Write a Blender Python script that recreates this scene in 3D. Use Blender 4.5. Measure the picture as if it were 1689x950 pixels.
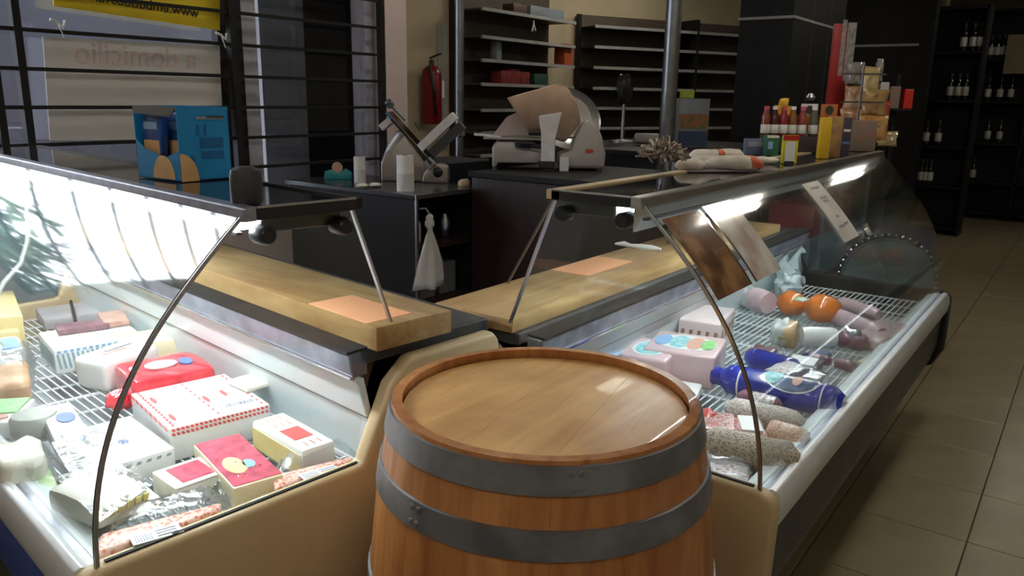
import bpy, bmesh, math, random
from mathutils import Vector, Matrix, noise
random.seed(7)
for o in list(bpy.data.objects): bpy.data.objects.remove(o)
SC = bpy.context.scene; COL = SC.collection
PI = math.pi; R = math.radians
# ------------------------------------------------------------------ camera
CAM = Vector((0, 0, 1.52)); FPX = 1300.0; W, H = 1689, 950
YAW, PITCH, ROLL = R(36.1509), R(13.5564), R(0.9355)
fw = Vector((math.cos(PITCH)*math.cos(YAW), math.cos(PITCH)*math.sin(YAW), -math.sin(PITCH)))
rt = fw.cross(Vector((0, 0, 1))).normalized(); up = rt.cross(fw)
rt, up = rt*math.cos(ROLL)+up*math.sin(ROLL), -rt*math.sin(ROLL)+up*math.cos(ROLL)
cd = bpy.data.cameras.new('camera'); cam = bpy.data.objects.new('camera', cd); COL.objects.link(cam)
m = Matrix((rt, up, -fw)).transposed().to_4x4(); m.translation = CAM; cam.matrix_world = m
cd.sensor_width = 36; cd.lens = FPX/W*36; cd.clip_start = .02; cd.clip_end = 200
SC.camera = cam
# ------------------------------------------------------------------ world, exposure
w = bpy.data.worlds.new('overcast_sky'); SC.world = w; w.use_nodes = True
w.node_tree.nodes['Background'].inputs[0].default_value = (.88, .94, 1, 1)
w.node_tree.nodes['Background'].inputs[1].default_value = 9.0
SC.view_settings.view_transform = 'Standard'; SC.view_settings.look = 'None'
SC.view_settings.exposure = 0.0; SC.view_settings.gamma = 1
# ceiling luminaires (off the aisle row: unseen added fill): centre x, y, along x?, strength
CEILING_LIGHTS = ((3.0, .20, 1, 20), (6.5, .15, 1, 20), (10.3, .2, 1, 12), (.1, -.9, 1, 15), (-.9, .9, 0, 20), (3.6, 2.75, 1, 11), (6.6, 3.3, 1, 18))
# ------------------------------------------------------------------ helpers
def at(px, py, z=None, x=None, y=None, D=None):
    """world point seen at a photo pixel on a known plane (real place of the thing)"""
    d = rt*(px-W/2)-up*(py-H/2)+fw*FPX
    if z is not None: t = (z-CAM.z)/d.z
    elif x is not None: t = x/d.x
    elif y is not None: t = y/d.y
    else: t = D/FPX
    return CAM+d*t
A = R(82.5); E1 = Vector((math.cos(A), math.sin(A), 0)); E2 = Vector((math.sin(A), -math.cos(A), 0))
def LM(d, L, z): v = E2*d+E1*L; return Vector((v.x, v.y, z))      # left case frame
def RM(d, L, z): return Vector((L, d, z))                          # right case frame

class MB:
    def __init__(s): s.v = []; s.f = []; s.m = []
    def add(s, vs, fs, mi=0):
        n = len(s.v); s.v += [Vector(v) for v in vs]; s.f += [tuple(i+n for i in f) for f in fs]; s.m += [mi]*len(fs); return s
    def hexa(s, c, mi=0):   # 8 corners: bottom 0-3, top 4-7
        return s.add(c, [(0,3,2,1),(4,5,6,7),(0,1,5,4),(1,2,6,5),(2,3,7,6),(3,0,4,7)], mi)
    def box(s, x0, x1, y0, y1, z0, z1, f=None, mi=0):
        c = [(x0,y0,z0),(x1,y0,z0),(x1,y1,z0),(x0,y1,z0),(x0,y0,z1),(x1,y0,z1),(x1,y1,z1),(x0,y1,z1)]
        if f: c = [f(*p) for p in c]
        return s.hexa(c, mi)
    def obox(s, c, u, v, w_, mi=0):   # centre + half vectors
        c = Vector(c); u = Vector(u); v = Vector(v); w_ = Vector(w_)
        return s.hexa([c-u-v-w_, c+u-v-w_, c+u+v-w_, c-u+v-w_, c-u-v+w_, c+u-v+w_, c+u+v+w_, c-u+v+w_], mi)
    def prism(s, prof, f, a, b, mi=0):   # prof list of (d,z) ; f(d,L,z)
        n = len(prof); vs = [f(d, a, z) for d, z in prof]+[f(d, b, z) for d, z in prof]
        fs = [tuple(range(n)), tuple(range(2*n-1, n-1, -1))]+[(i, (i+1) % n, n+(i+1) % n, n+i) for i in range(n)]
        return s.add(vs, fs, mi)
    def lathe(s, c, prof, n=24, ax=(0,0,1), mi=0):  # prof (r,h)
        c = Vector(c); ax = Vector(ax).normalized(); a = ax.orthogonal().normalized(); b = ax.cross(a)
        vs = []; fs = []
        for r, h in prof:
            for i in range(n):
                t = 2*PI*i/n; vs.append(c+ax*h+(a*math.cos(t)+b*math.sin(t))*max(r, 1e-5))
        for j in range(len(prof)-1):
            for i in range(n): k = (i+1) % n; fs.append((j*n+i, j*n+k, (j+1)*n+k, (j+1)*n+i))
        fs.append(tuple(range(n-1, -1, -1))); fs.append(tuple((len(prof)-1)*n+i for i in range(n)))
        return s.add(vs, fs, mi)
    def tube(s, pts, r, n=8, mi=0):
        pts = [Vector(p) for p in pts]; vs = []; fs = []; a = None
        rr = r if isinstance(r, (list, tuple)) else [r]*len(pts)
        for i, p in enumerate(pts):
            t = (pts[min(i+1, len(pts)-1)]-pts[max(i-1, 0)]).normalized()
            a = t.orthogonal().normalized() if a is None else (a-t*a.dot(t)).normalized()
            b = t.cross(a)
            for k in range(n): q = 2*PI*k/n; vs.append(p+(a*math.cos(q)+b*math.sin(q))*rr[i])
        for j in range(len(pts)-1):
            for k in range(n): l = (k+1) % n; fs.append((j*n+k, j*n+l, (j+1)*n+l, (j+1)*n+k))
        fs.append(tuple(range(n-1, -1, -1))); fs.append(tuple((len(pts)-1)*n+k for k in range(n)))
        return s.add(vs, fs, mi)
    def obj(s, name, mats, parent=None, loc=None, bevel=0, seg=2, smooth=False, sub=0, wob=0, wsc=20, auto=True):
        me = bpy.data.meshes.new(name); o = bpy.data.objects.new(name, me); COL.objects.link(o)
        o_ = Vector(loc) if loc is not None else (Vector(parent['_o']) if parent is not None else Vector((0,0,0)))
        bm = bmesh.new(); vs = [bm.verts.new(v) for v in s.v]
        for f, mi in zip(s.f, s.m):
            try: bm.faces.new([vs[i] for i in f]).material_index = mi
            except ValueError: pass
        bmesh.ops.recalc_face_normals(bm, faces=bm.faces)
        if sub: bmesh.ops.subdivide_edges(bm, edges=bm.edges[:], cuts=sub, use_grid_fill=True)
        if bevel:
            es = [e for e in bm.edges if len(e.link_faces) == 2 and e.calc_face_angle(0) > .5]
            bmesh.ops.bevel(bm, geom=es, offset=bevel, segments=seg, profile=.5, affect='EDGES', clamp_overlap=True)
        if wob:
            for v in bm.verts:
                q = noise.noise_vector(v.co*wsc); v.co += q*wob
        for v in bm.verts: v.co -= o_
        if smooth:
            for f in bm.faces: f.smooth = True
        bm.to_mesh(me); bm.free()
        if smooth and auto:
            try: me.set_sharp_from_angle(angle=R(40))
            except Exception: pass
        for q in (mats if isinstance(mats, (list, tuple)) else [mats]): me.materials.append(q)
        if parent is not None: o.parent = parent
        else: o.location = o_
        o['_o'] = o_[:]
        return o
def tag(o, label, cat, group=None):
    o['label'] = label; o['category'] = cat
    if group: o['group'] = group
    return o
def thing(name, label, cat, loc=(0,0,0), group=None):
    o = bpy.data.objects.new(name, None); COL.objects.link(o); o.location = loc; o['_o'] = tuple(loc); o.empty_display_size = .05
    return tag(o, label, cat, group)
def struct(o): o['kind'] = 'structure'; return o
def stuff(o): o['kind'] = 'stuff'; return o
def copy_tree(root, loc, label, group=None):
    r = root.copy(); COL.objects.link(r); r.location = loc; r['label'] = label
    if group: r['group'] = group
    for ch in root.children:
        c = ch.copy(); COL.objects.link(c); c.parent = r
        for g in ch.children: d = g.copy(); COL.objects.link(d); d.parent = c
    return r
# ------------------------------------------------------------------ materials
MATS = {}
def mat(name, col, rough=.5, metal=0, spec=.5, col2=None, nscale=8, var=.12, bump=0, bscale=60, stretch=(1,1,1), coat=0, emit=None, alpha=None, sheen=0):
    if name in MATS: return MATS[name]
    m = bpy.data.materials.new(name); m.use_nodes = True; MATS[name] = m
    nt = m.node_tree; N = nt.nodes; L = nt.links; b = N['Principled BSDF']
    b.inputs['Roughness'].default_value = rough; b.inputs['Metallic'].default_value = metal
    b.inputs['Specular IOR Level'].default_value = spec; b.inputs['Coat Weight'].default_value = coat
    tc = N.new('ShaderNodeTexCoord'); mp = N.new('ShaderNodeMapping'); mp.inputs['Scale'].default_value = stretch
    L.new(tc.outputs['Object'], mp.inputs[0])
    nz = N.new('ShaderNodeTexNoise'); nz.inputs['Scale'].default_value = nscale; nz.inputs['Detail'].default_value = 5; L.new(mp.outputs[0], nz.inputs[0])
    cr = N.new('ShaderNodeValToRGB'); c1 = col if col2 is None else col2
    if col2 is None: a_ = [c*(1-var) for c in col]; b_ = [min(1, c*(1+var)) for c in col]
    else: a_, b_ = col, col2
    cr.color_ramp.elements[0].color = (*a_, 1); cr.color_ramp.elements[1].color = (*b_, 1)
    cr.color_ramp.elements[0].position = .35; cr.color_ramp.elements[1].position = .65
    L.new(nz.outputs[0], cr.inputs[0]); L.new(cr.outputs[0], b.inputs['Base Color'])
    if bump:
        n2 = N.new('ShaderNodeTexNoise'); n2.inputs['Scale'].default_value = bscale; n2.inputs['Detail'].default_value = 3; L.new(mp.outputs[0], n2.inputs[0])
        bp = N.new('ShaderNodeBump'); bp.inputs['Strength'].default_value = bump; bp.inputs['Distance'].default_value = .004; L.new(n2.outputs[0], bp.inputs['Height']); L.new(bp.outputs[0], b.inputs['Normal'])
    if emit: b.inputs['Emission Color'].default_value = (*col, 1); b.inputs['Emission Strength'].default_value = emit
    if alpha is not None: b.inputs['Alpha'].default_value = alpha
    return m
def glassm(name, tint=(.93,.97,.96), k=1.0, f0=.04, rough=.01, haze=0, hcol=(.8,.9,.9), bump=0):
    m = bpy.data.materials.new(name); m.use_nodes = True; nt = m.node_tree; N = nt.nodes; L = nt.links
    N.remove(N['Principled BSDF']); out = N['Material Output']
    g = N.new('ShaderNodeNewGeometry'); dt = N.new('ShaderNodeVectorMath'); dt.operation = 'DOT_PRODUCT'
    L.new(g.outputs['Normal'], dt.inputs[0]); L.new(g.outputs['Incoming'], dt.inputs[1])
    def M(op, a, b=None):
        n = N.new('ShaderNodeMath'); n.operation = op; n.use_clamp = op in ('MULTIPLY_ADD',)
        for i, v in enumerate((a, b)):
            if v is None: continue
            if isinstance(v, (int, float)): n.inputs[i].default_value = v
            else: L.new(v, n.inputs[i])
        return n.outputs[0]
    c = M('ABSOLUTE', dt.outputs['Value']); p = M('POWER', M('SUBTRACT', 1, c), 5); F = M('MINIMUM', M('ADD', M('MULTIPLY', p, (1-f0)*k), f0*k), 1)
    tr = N.new('ShaderNodeBsdfTransparent'); tr.inputs[0].default_value = (*tint, 1)
    gl = N.new('ShaderNodeBsdfGlossy'); gl.inputs['Roughness'].default_value = rough; gl.inputs[0].default_value = (1,1,1,1)
    base = tr.outputs[0]
    if haze:
        df = N.new('ShaderNodeBsdfDiffuse'); df.inputs[0].default_value = (*hcol, 1); mh = N.new('ShaderNodeMixShader'); mh.inputs[0].default_value = haze
        L.new(tr.outputs[0], mh.inputs[1]); L.new(df.outputs[0], mh.inputs[2]); base = mh.outputs[0]
    if bump:
        tc = N.new('ShaderNodeTexCoord'); nz = N.new('ShaderNodeTexNoise'); nz.inputs['Scale'].default_value = 45; nz.inputs['Detail'].default_value = 4; L.new(tc.outputs['Object'], nz.inputs[0])
        bp = N.new('ShaderNodeBump'); bp.inputs['Strength'].default_value = bump; bp.inputs['Distance'].default_value = .01; L.new(nz.outputs[0], bp.inputs['Height']); L.new(bp.outputs[0], gl.inputs['Normal'])
    mx = N.new('ShaderNodeMixShader'); L.new(F, mx.inputs[0]); L.new(base, mx.inputs[1]); L.new(gl.outputs[0], mx.inputs[2]); L.new(mx.outputs[0], out.inputs[0])
    return m
def wood(name, c1, c2, axis=0, rough=.45, scale=3, knots=.25, coat=0):
    m = bpy.data.materials.new(name); m.use_nodes = True; nt = m.node_tree; N = nt.nodes; L = nt.links; b = N['Principled BSDF']
    tc = N.new('ShaderNodeTexCoord'); mp = N.new('ShaderNodeMapping'); s = [scale*7]*3; s[axis] = scale*.7; mp.inputs['Scale'].default_value = s
    L.new(tc.outputs['Object'], mp.inputs[0]); n1 = N.new('ShaderNodeTexNoise'); n1.inputs['Scale'].default_value = 1.6; n1.inputs['Detail'].default_value = 8; n1.inputs['Distortion'].default_value = .7; L.new(mp.outputs[0], n1.inputs[0])
    n2 = N.new('ShaderNodeTexNoise'); n2.inputs['Scale'].default_value = scale*1.3; n2.inputs['Detail'].default_value = 4; L.new(tc.outputs['Object'], n2.inputs[0])
    mx = N.new('ShaderNodeMath'); mx.operation = 'MULTIPLY_ADD'; mx.inputs[1].default_value = knots; L.new(n2.outputs[0], mx.inputs[0])
    ml = N.new('ShaderNodeMath'); ml.operation = 'MULTIPLY'; ml.inputs[1].default_value = 1-knots; L.new(n1.outputs[0], ml.inputs[0]); L.new(ml.outputs[0], mx.inputs[2])
    cr = N.new('ShaderNodeValToRGB'); cr.color_ramp.elements[0].position = .36; cr.color_ramp.elements[1].position = .66
    cr.color_ramp.elements[0].color = (*c1, 1); cr.color_ramp.elements[1].color = (*c2, 1)
    L.new(mx.outputs[0], cr.inputs[0]); L.new(cr.outputs[0], b.inputs['Base Color'])
    b.inputs['Roughness'].default_value = rough; b.inputs['Coat Weight'].default_value = coat
    bp = N.new('ShaderNodeBump'); bp.inputs['Strength'].default_value = .15; bp.inputs['Distance'].default_value = .002; L.new(n1.outputs[0], bp.inputs['Height']); L.new(bp.outputs[0], b.inputs['Normal'])
    return m
def spots(name, c1, c2, scale=60, thr=.5, rough=.35, coat=.3, bump=.2, c3=None):
    """speckled meat / netting pattern"""
    m = bpy.data.materials.new(name); m.use_nodes = True; nt = m.node_tree; N = nt.nodes; L = nt.links; b = N['Principled BSDF']
    tc = N.new('ShaderNodeTexCoord'); v = N.new('ShaderNodeTexVoronoi'); v.inputs['Scale'].default_value = scale; L.new(tc.outputs['Object'], v.inputs[0])
    cr = N.new('ShaderNodeValToRGB'); cr.color_ramp.elements[0].position = thr-.15; cr.color_ramp.elements[1].position = thr+.1
    cr.color_ramp.elements[0].color = (*c1, 1); cr.color_ramp.elements[1].color = (*c2, 1)
    L.new(v.outputs['Distance'], cr.inputs[0])
    src = cr.outputs[0]
    if c3:
        nz = N.new('ShaderNodeTexNoise'); nz.inputs['Scale'].default_value = scale*.25; L.new(tc.outputs['Object'], nz.inputs[0])
        c_ = N.new('ShaderNodeValToRGB'); c_.color_ramp.elements[0].position = .48; c_.color_ramp.elements[1].position = .56; L.new(nz.outputs[0], c_.inputs[0])
        mx = N.new('ShaderNodeMixRGB'); L.new(c_.outputs[0], mx.inputs[0]); L.new(src, mx.inputs[1]); mx.inputs[2].default_value = (*c3, 1); src = mx.outputs[0]
    L.new(src, b.inputs['Base Color']); b.inputs['Roughness'].default_value = rough; b.inputs['Coat Weight'].default_value = coat; b.inputs['Coat Roughness'].default_value = .1
    bp = N.new('ShaderNodeBump'); bp.inputs['Strength'].default_value = bump; bp.inputs['Distance'].default_value = .004; L.new(v.outputs['Distance'], bp.inputs['Height']); L.new(bp.outputs[0], b.inputs['Normal'])
    return m
M_tile = mat('floor_tile', (.30,.25,.15), .28, nscale=4, var=.10, spec=.45)
M_grout = mat('grout', (.10,.085,.06), .8)
M_plaster = mat('plaster_beige', (.52,.44,.30), .8, nscale=3, var=.06)
M_pink = mat('plaster_pink', (.62,.50,.48), .8, nscale=3, var=.06)
M_pale = mat('plaster_pale', (.60,.60,.50), .8, nscale=3, var=.05)
M_ceil = mat('ceiling_paint', (.55,.53,.48), .9, var=.04)
M_black = mat('black_plastic', (.012,.012,.014), .35, var=.2)
M_blackm = mat('matt_black', (.011,.010,.010), .65, var=.2, spec=.3)
M_dglass = mat('smoked_black_glass', (.018,.018,.022), .06, spec=.8, var=.1)
M_clad = mat('black_cladding', (.009,.0085,.008), .5, spec=.22, var=.3)
M_brownboard = wood('dark_brown_laminate', (.020,.010,.009), (.036,.019,.016), 2, .4)
M_steel = mat('brushed_steel', (.52,.53,.55), .3, 1, nscale=30, stretch=(1,1,20), var=.08)
M_steeld = mat('dark_steel', (.22,.23,.25), .35, 1, nscale=20, var=.1)
M_chrome = mat('chrome', (.8,.8,.82), .1, 1, var=.03)
M_alu = mat('white_aluminium', (.70,.72,.74), .3, .3, nscale=12, var=.04)
M_trimgrey = mat('grey_trim', (.30,.31,.38), .3, .6, nscale=30, var=.15)
M_duct = mat('grey_duct_strip', (.17,.18,.23), .3, .2, nscale=14, var=.35)
M_liner = mat('white_liner', (.72,.80,.82), .35, nscale=5, var=.04)
M_linerg = mat('grey_well_liner', (.30,.34,.36), .4, nscale=5, var=.08)
M_wire = mat('white_wire', (.82,.86,.88), .35, var=.03)
M_cream = mat('cream_plastic', (.56,.43,.25), .38, nscale=6, var=.05, spec=.4)
M_blue = mat('blue_panel', (.03,.07,.32), .35, nscale=5, var=.1)
M_charcoal = mat('charcoal_panel', (.05,.05,.055), .4, nscale=6, var=.12)
M_glass = glassm('case_glass', (.95,.98,.975), k=1.25, rough=.045)
M_window = glassm('window_glass', (.72,.74,.78), k=1.0)
M_clear = glassm('clear_film', (.97,.98,.98), k=1.6, f0=.045, rough=.12, haze=.035, hcol=(.9,.93,.95), bump=.8)
M_bag = glassm('milky_bag', (.9,.95,.95), k=2.0, f0=.05, rough=.25, haze=.5, hcol=(.75,.85,.86), bump=.8)
M_tray = glassm('clear_tray', (.93,.95,.95), k=2.0, f0=.06, rough=.08, haze=.25, hcol=(.8,.88,.9), bump=.3)
M_endglass = glassm('teal_end_panel', (.40,.52,.56), k=1.0, haze=.5, hcol=(.20,.29,.32))
M_board = wood('worn_beech', (.24,.125,.045), (.56,.38,.17), 0, .45, 2.2, .62)
M_boardL = wood('worn_beech_long', (.26,.14,.05), (.58,.41,.19), 1, .45, 2.2, .62)
M_orange = mat('orange_card', (.88,.42,.22), .6, nscale=4, var=.04)
M_stave = wood('oak_stave', (.30,.10,.024), (.50,.21,.06), 2, .42, 3, .35, .1)
M_staveL = wood('oak_stave_pale', (.34,.12,.032), (.55,.245,.08), 2, .42, 3, .35, .1)
M_headw = wood('oak_head', (.44,.20,.06), (.76,.46,.18), 0, .45, 2.6, .72, .1)
M_rimw = wood('oak_rim', (.26,.095,.035), (.40,.17,.065), 2, .4, 3, .35, .1)
M_hoop = mat('galvanised_hoop', (.13,.13,.14), .45, .6, col2=(.25,.25,.27), nscale=9, bump=.15, bscale=25)
M_paper = mat('white_paper', (.72,.71,.68), .7, nscale=20, var=.05)
M_white = mat('white_print', (.85,.85,.84), .5, var=.02)
M_lamp = mat('lamp_diffuser', (1,.99,.98), .5, emit=1)
M_tube = mat('fluorescent_tube', (.94,.98,1), .5, emit=1)
M_tube.node_tree.nodes['Principled BSDF'].inputs['Emission Strength'].default_value = 75
M_tubeR = mat('fluorescent_tube_right', (.90,.98,1), .5, emit=110)
M_ceilt = mat('ceiling_tube', (1,.95,.86), .5, emit=16)
M_red = mat('red_plastic', (.55,.025,.02), .35, var=.1)
M_yellow = mat('yellow_banner', (.85,.64,.015), .6, nscale=3, var=.08)
M_print = mat('dark_print', (.02,.02,.03), .5)
def flat(name, c, rough=.4, **k): return mat(name, c, rough, **k)
# ------------------------------------------------------------------ room shell
b = MB(); b.box(-2.6, 13.6, -2.6, 4.6, -.12, -.012); FLOOR = struct(b.obj('floor', M_grout))
T = .44; tx0 = 3.02-8*T; ty0 = .17-3*T
tb = MB(); tb.box(.002, T-.002, .002, T-.002, -.012, 0)
t0 = tb.obj('tile', M_tile, bevel=.0015, seg=1); t0.parent = FLOOR; t0.location = (tx0, ty0, 0)
k = 0
for j in range(7):
    for i in range(32):
        x = tx0+i*T; y = ty0+j*T
        if x > 12.9 or (i == 0 and j == 0): continue
        if j >= 6 and i < 20: continue
        t = t0.copy(); COL.objects.link(t); t.location = (x, y, 0); t.parent = FLOOR; k += 1
b = MB(); b.box(-2.6, 13.6, -2.6, 4.62, 3.0, 3.1); CEIL = struct(b.obj('ceiling', M_ceil))
b = MB(); b.box(-2.6, 13.6, -2.75, -2.6, 0, 3.0); struct(b.obj('wall_front', M_plaster))
b = MB(); b.box(-2.75, -2.6, -2.6, 3.87, 0, 3.0); struct(b.obj('wall_left', M_plaster))
b = MB(); b.box(13.3, 13.45, -2.6, 3.4, 0, 3.0); struct(b.obj('wall_right', mat('brown_wall', (.22,.18,.11), .8)))
# window wall y = 3.72 ; glazed entrance at x<1.3 (daylight), grilled window to x=3.56
YW = 3.72
b = MB(); b.box(-2.6, .42, YW, YW+.15, 0, 3.0); b.box(.42, 3.60, YW, YW+.15, 2.92, 3.0); b.box(.42, 1.38, YW, YW+.15, 0, 1.32); b.box(1.38, 3.60, YW, YW+.15, 0, .95)
struct(b.obj('wall_back', M_pink))
b = MB(); b.box(3.60, at(671, 100, y=YW-.1).x, YW-.10, YW+.75, 0, 3.0); struct(b.obj('trim_1', M_pink))
b = MB(); b.box(3.75, 7.05, 4.47, 4.6, 0, 3.0); struct(b.obj('wall_alcove', M_plaster))
b = MB(); b.hexa([(6.95,4.47,0),(9.2,3.36,0),(9.25,3.46,0),(7.0,4.6,0),(6.95,4.47,3),(9.2,3.36,3),(9.25,3.46,3),(7.0,4.6,3)])
struct(b.obj('wall_slanted', M_plaster))
b = MB(); b.box(9.0, 13.6, 3.3, 3.45, 0, 3.0); struct(b.obj('wall_far', M_blackm))
# side window, open daylight, just left of the grilled one
D1 = struct(MB().box(.42, 1.38, YW+.03, YW+.09, 1.32, 1.37).obj('window_2', M_steeld, loc=(.42, YW, 1.32)))
for x in (.42, 1.34): MB().box(x, x+.022, YW+.04, YW+.07, 1.37, 2.92).obj('mullion', M_steeld, D1)
for z in (2.88,): MB().box(.42, 1.38, YW+.045, YW+.085, z, z+.03).obj('rail', M_steeld, D1)
# grilled window
WN = struct(MB().box(1.36, 3.60, YW+.03, YW+.12, .95, 1.0).obj('window_1', M_steeld, loc=(1.4, YW, .95)))
MB().box(1.38, 3.60, YW+.06, YW+.066, 1.0, 2.92).obj('pane', M_window, WN)
def xw(px, y=YW): return at(px, 150, y=y).x
for a_, c_, mm in ((365, 405, M_blackm), (405, 428, mat('pale_frame', (.42,.42,.50), .5)), (604, 628, MATS['pale_frame'])):
    MB().box(xw(a_), xw(c_), YW+.0, YW+.05, 1.0, 2.92).obj('frame', mm, WN)
GR = thing('security_grille', 'black steel security grille of horizontal bars across the shop window', 'grille', (2.4, 3.64, .95))
for px in (-14, 30):
    MB().box(xw(px, 3.66), xw(px+13, 3.66), 3.625, 3.665, .95, 2.92).obj('upright', M_blackm, GR)
MB().box(xw(385, 3.66)-.02, xw(385, 3.66)+.02, 3.625, 3.665, .95, 2.92).obj('upright', M_blackm, GR)
MB().box(xw(624, 3.66), xw(632, 3.66), 3.625, 3.665, .95, 2.92).obj('upright', M_blackm, GR)
z = .98
while z < 2.74:
    MB().box(.40 if z > 1.3 else 1.38, xw(629, 3.66), 3.635, 3.655, z-.008, z+.008).obj('bar', M_blackm, GR); z += .1565
CLN = ('over the near end of the meat counter', 'over the middle of the aisle', 'at the far end of the aisle', 'added unseen as fill above the spot right of the camera', 'added unseen as fill above the front of the cheese counter', 'added unseen as fill above the dark work table', 'added unseen as fill before the slat shelving')
def ceil_light(i, x, y, al, st):
    hx, hy = (.62, .10) if al else (.10, .62)
    o = thing('ceiling_light', 'twin-tube ceiling luminaire '+CLN[i], 'lamp', (x, y, 3.0), 'ceiling luminaires')
    MB().box(x-hx-.02, x+hx+.02, y-hy-.02, y+hy+.02, 2.95, 3.0).obj('housing', M_alu, o)
    mt = mat('ceiling_tube_%d' % st, (1, .93, .80), .5, emit=st, var=.01)
    for s_ in (-.055, .055):
        MB().box(x-(hx if al else .03)+(0 if al else s_), x+(hx if al else .03)+(0 if al else s_), y-(.03 if al else hy)+(s_ if al else 0), y+(.03 if al else hy)+(s_ if al else 0), 2.925, 2.949).obj('tube', mt, o)
for i, a_ in enumerate(CEILING_LIGHTS): ceil_light(i, *a_)
# street side behind the window: shuttered passage wall
b = MB(); b.box(1.9, 4.3, 5.6, 5.65, -.06, 3.4); pw = b.obj('partition', mat('street_panel', (.085,.085,.105), .6, nscale=2, var=.1)); tag(pw, 'grey street-side partition behind the left half of the window', 'partition')
b = MB(); b.box(xw(428, 3.95), xw(500, 3.95), 3.92, 3.97, .9, 2.9); pw = b.obj('partition', mat('street_panel_warm', (.22,.21,.21), .6, nscale=3, var=.12)); tag(pw, 'grey frosted panel between pale frame and dark glazing', 'partition')
b = MB(); b.box(xw(500, 3.95), 3.6, 3.92, 3.97, .9, 2.9); pw = b.obj('partition', M_clad); tag(pw, 'dark glossy panel behind right end of the window grille', 'partition')
b = MB(); b.box(-.5, 3.6, 4.9, 5.0, -.1, 3.0); pw = b.obj('garden_wall', mat('garden_wall_stone', (.22,.21,.2), .8)); pw.location.x += 6.0; tag(pw, 'low grey wall across the street behind the window', 'wall')
# street ground and trees outside the entrance
b = MB(); b.box(-8, 9, 3.9, 16, -.2, -.06); struct(b.obj('floor_street', mat('street_paving', (.18,.18,.18), .8)))
def blob(b, c, r, seed, n=10, mi=0, amp=.35):
    c = Vector(c); vs = []; fs = []
    for j in range(n+1):
        for i in range(2*n):
            th = PI*j/n; ph = PI*i/n; d = Vector((math.sin(th)*math.cos(ph), math.sin(th)*math.sin(ph), math.cos(th)))
            q = 1+amp*noise.noise(d*2.2+Vector((seed, 0, 0))); vs.append(c+Vector((d.x*r[0], d.y*r[1], d.z*r[2]))*q)
    for j in range(n):
        for i in range(2*n): k2 = (i+1) % (2*n); fs.append((j*2*n+i, j*2*n+k2, (j+1)*2*n+k2, (j+1)*2*n+i))
    b.add(vs, fs, mi)
M_leaf = mat('tree_leaf', (.03,.06,.025), .7, nscale=6, var=.4); M_bark = mat('bark', (.06,.045,.03), .9)
for i, (x, y, h) in enumerate(((.62, 7.6, 1.75), (.1, 8.9, 2.1))):
    tr = thing('street_tree', ('street tree outside, nearer the side window', 'street tree outside, farther to the left')[i], 'tree', (x, y, -.06))
    MB().tube([(x, y, -.06), (x+.05, y, h*.5), (x, y, h)], [.12, .09, .05]).obj('trunk', M_bark, tr)
    for q in range(5):
        a_ = q*1.26; MB().tube([(x, y, h*.7), (x+math.cos(a_)*.5, y+math.sin(a_)*.5, h*1.05), (x+math.cos(a_)*1.0, y+math.sin(a_)*.8, h*1.3+.1*q)], [.04, .025, .01], 6).obj('branch', M_bark, tr)
        bb = MB()
        for w_ in range(60 if i == 0 else 14):
            cc = Vector((x+math.cos(a_)*.45, y+math.sin(a_)*.4, h*1.12))+Vector((random.gauss(0, .28), random.gauss(0, .25), random.gauss(0, .22))); n1 = Vector((random.gauss(0, 1), random.gauss(0, 1), random.gauss(0, 1))).normalized(); n2 = n1.orthogonal().normalized(); bb.obox(cc, n1*.09, n2*.04, n1.cross(n2)*.004)
        bb.obj('foliage', M_leaf, tr)
        for w_ in range(4):
            e_ = Vector((x+random.uniform(-.8, .8), y+random.uniform(-.5, .5), h*1.3+random.uniform(.3, 1.2))); MB().tube([(x, y, h*.8), Vector((x, y, h*.8)).lerp(e_, .5)+Vector((random.uniform(-.15, .15), 0, .1)), e_], [.022, .014, .004], 5).obj('twig', M_bark, tr)
# posters in the window
YP = 3.70
def wpt(px, py, y): return at(px, py, y=y)
b = MB(); P = [wpt(*q, YP) for q in ((82, -30), (362, -25), (362, 48), (88, 12))]; P = [wpt(84, -55, YP), wpt(362, -28, YP), wpt(362, 50, YP), wpt(88, 10, YP)]
b.hexa([p for p in P]+[p+Vector((0, -.004, 0)) for p in P]); BN = b.obj('banner', M_yellow, loc=P[3]); tag(BN, 'yellow shop banner with mirrored web address hanging in the window', 'banner')
def text(body, size, mt, origin, xd, yd, parent, name='lettering', mirror=False, align='LEFT', thick=.0008):
    cu = bpy.data.curves.new('tmp', 'FONT'); cu.body = body; cu.size = size; cu.align_x = align; cu.extrude = thick
    to = bpy.data.objects.new('tmp', cu); COL.objects.link(to); dg = bpy.context.evaluated_depsgraph_get(); me = bpy.data.meshes.new_from_object(to.evaluated_get(dg))
    bpy.data.objects.remove(to); xd = Vector(xd).normalized(); yd = Vector(yd); yd = (yd-xd*yd.dot(xd)).normalized(); zd = xd.cross(yd)
    if mirror: xd = -xd
    po = Vector(parent['_o'])
    for v in me.vertices: v.co = Vector(origin)+xd*v.co.x+yd*v.co.y+zd*v.co.z-po
    me.name = name; o = bpy.data.objects.new(name, me); COL.objects.link(o); o.parent = parent; me.materials.clear(); me.materials.append(mt); return o
o1 = wpt(328, 29, YP-.008); dr = (wpt(328, 29, YP)-wpt(150, 1, YP))
text('www.embutidosvanesa.com', .066, M_print, o1, dr, (0, 0, 1), BN, mirror=True)
P = [wpt(70, 60, 3.71), wpt(362, 76, 3.71), wpt(366, 228, 3.71), wpt(82, 232, 3.71)]
b = MB(); b.hexa(P+[p+Vector((0, -.003, 0)) for p in P]); PO = b.obj('poster', mat('poster_white', (.74,.72,.71), .7, nscale=2, var=.05), loc=P[3]); tag(PO, 'pale translucent poster with faded mirrored red lettering, behind the grille', 'poster')
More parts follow.
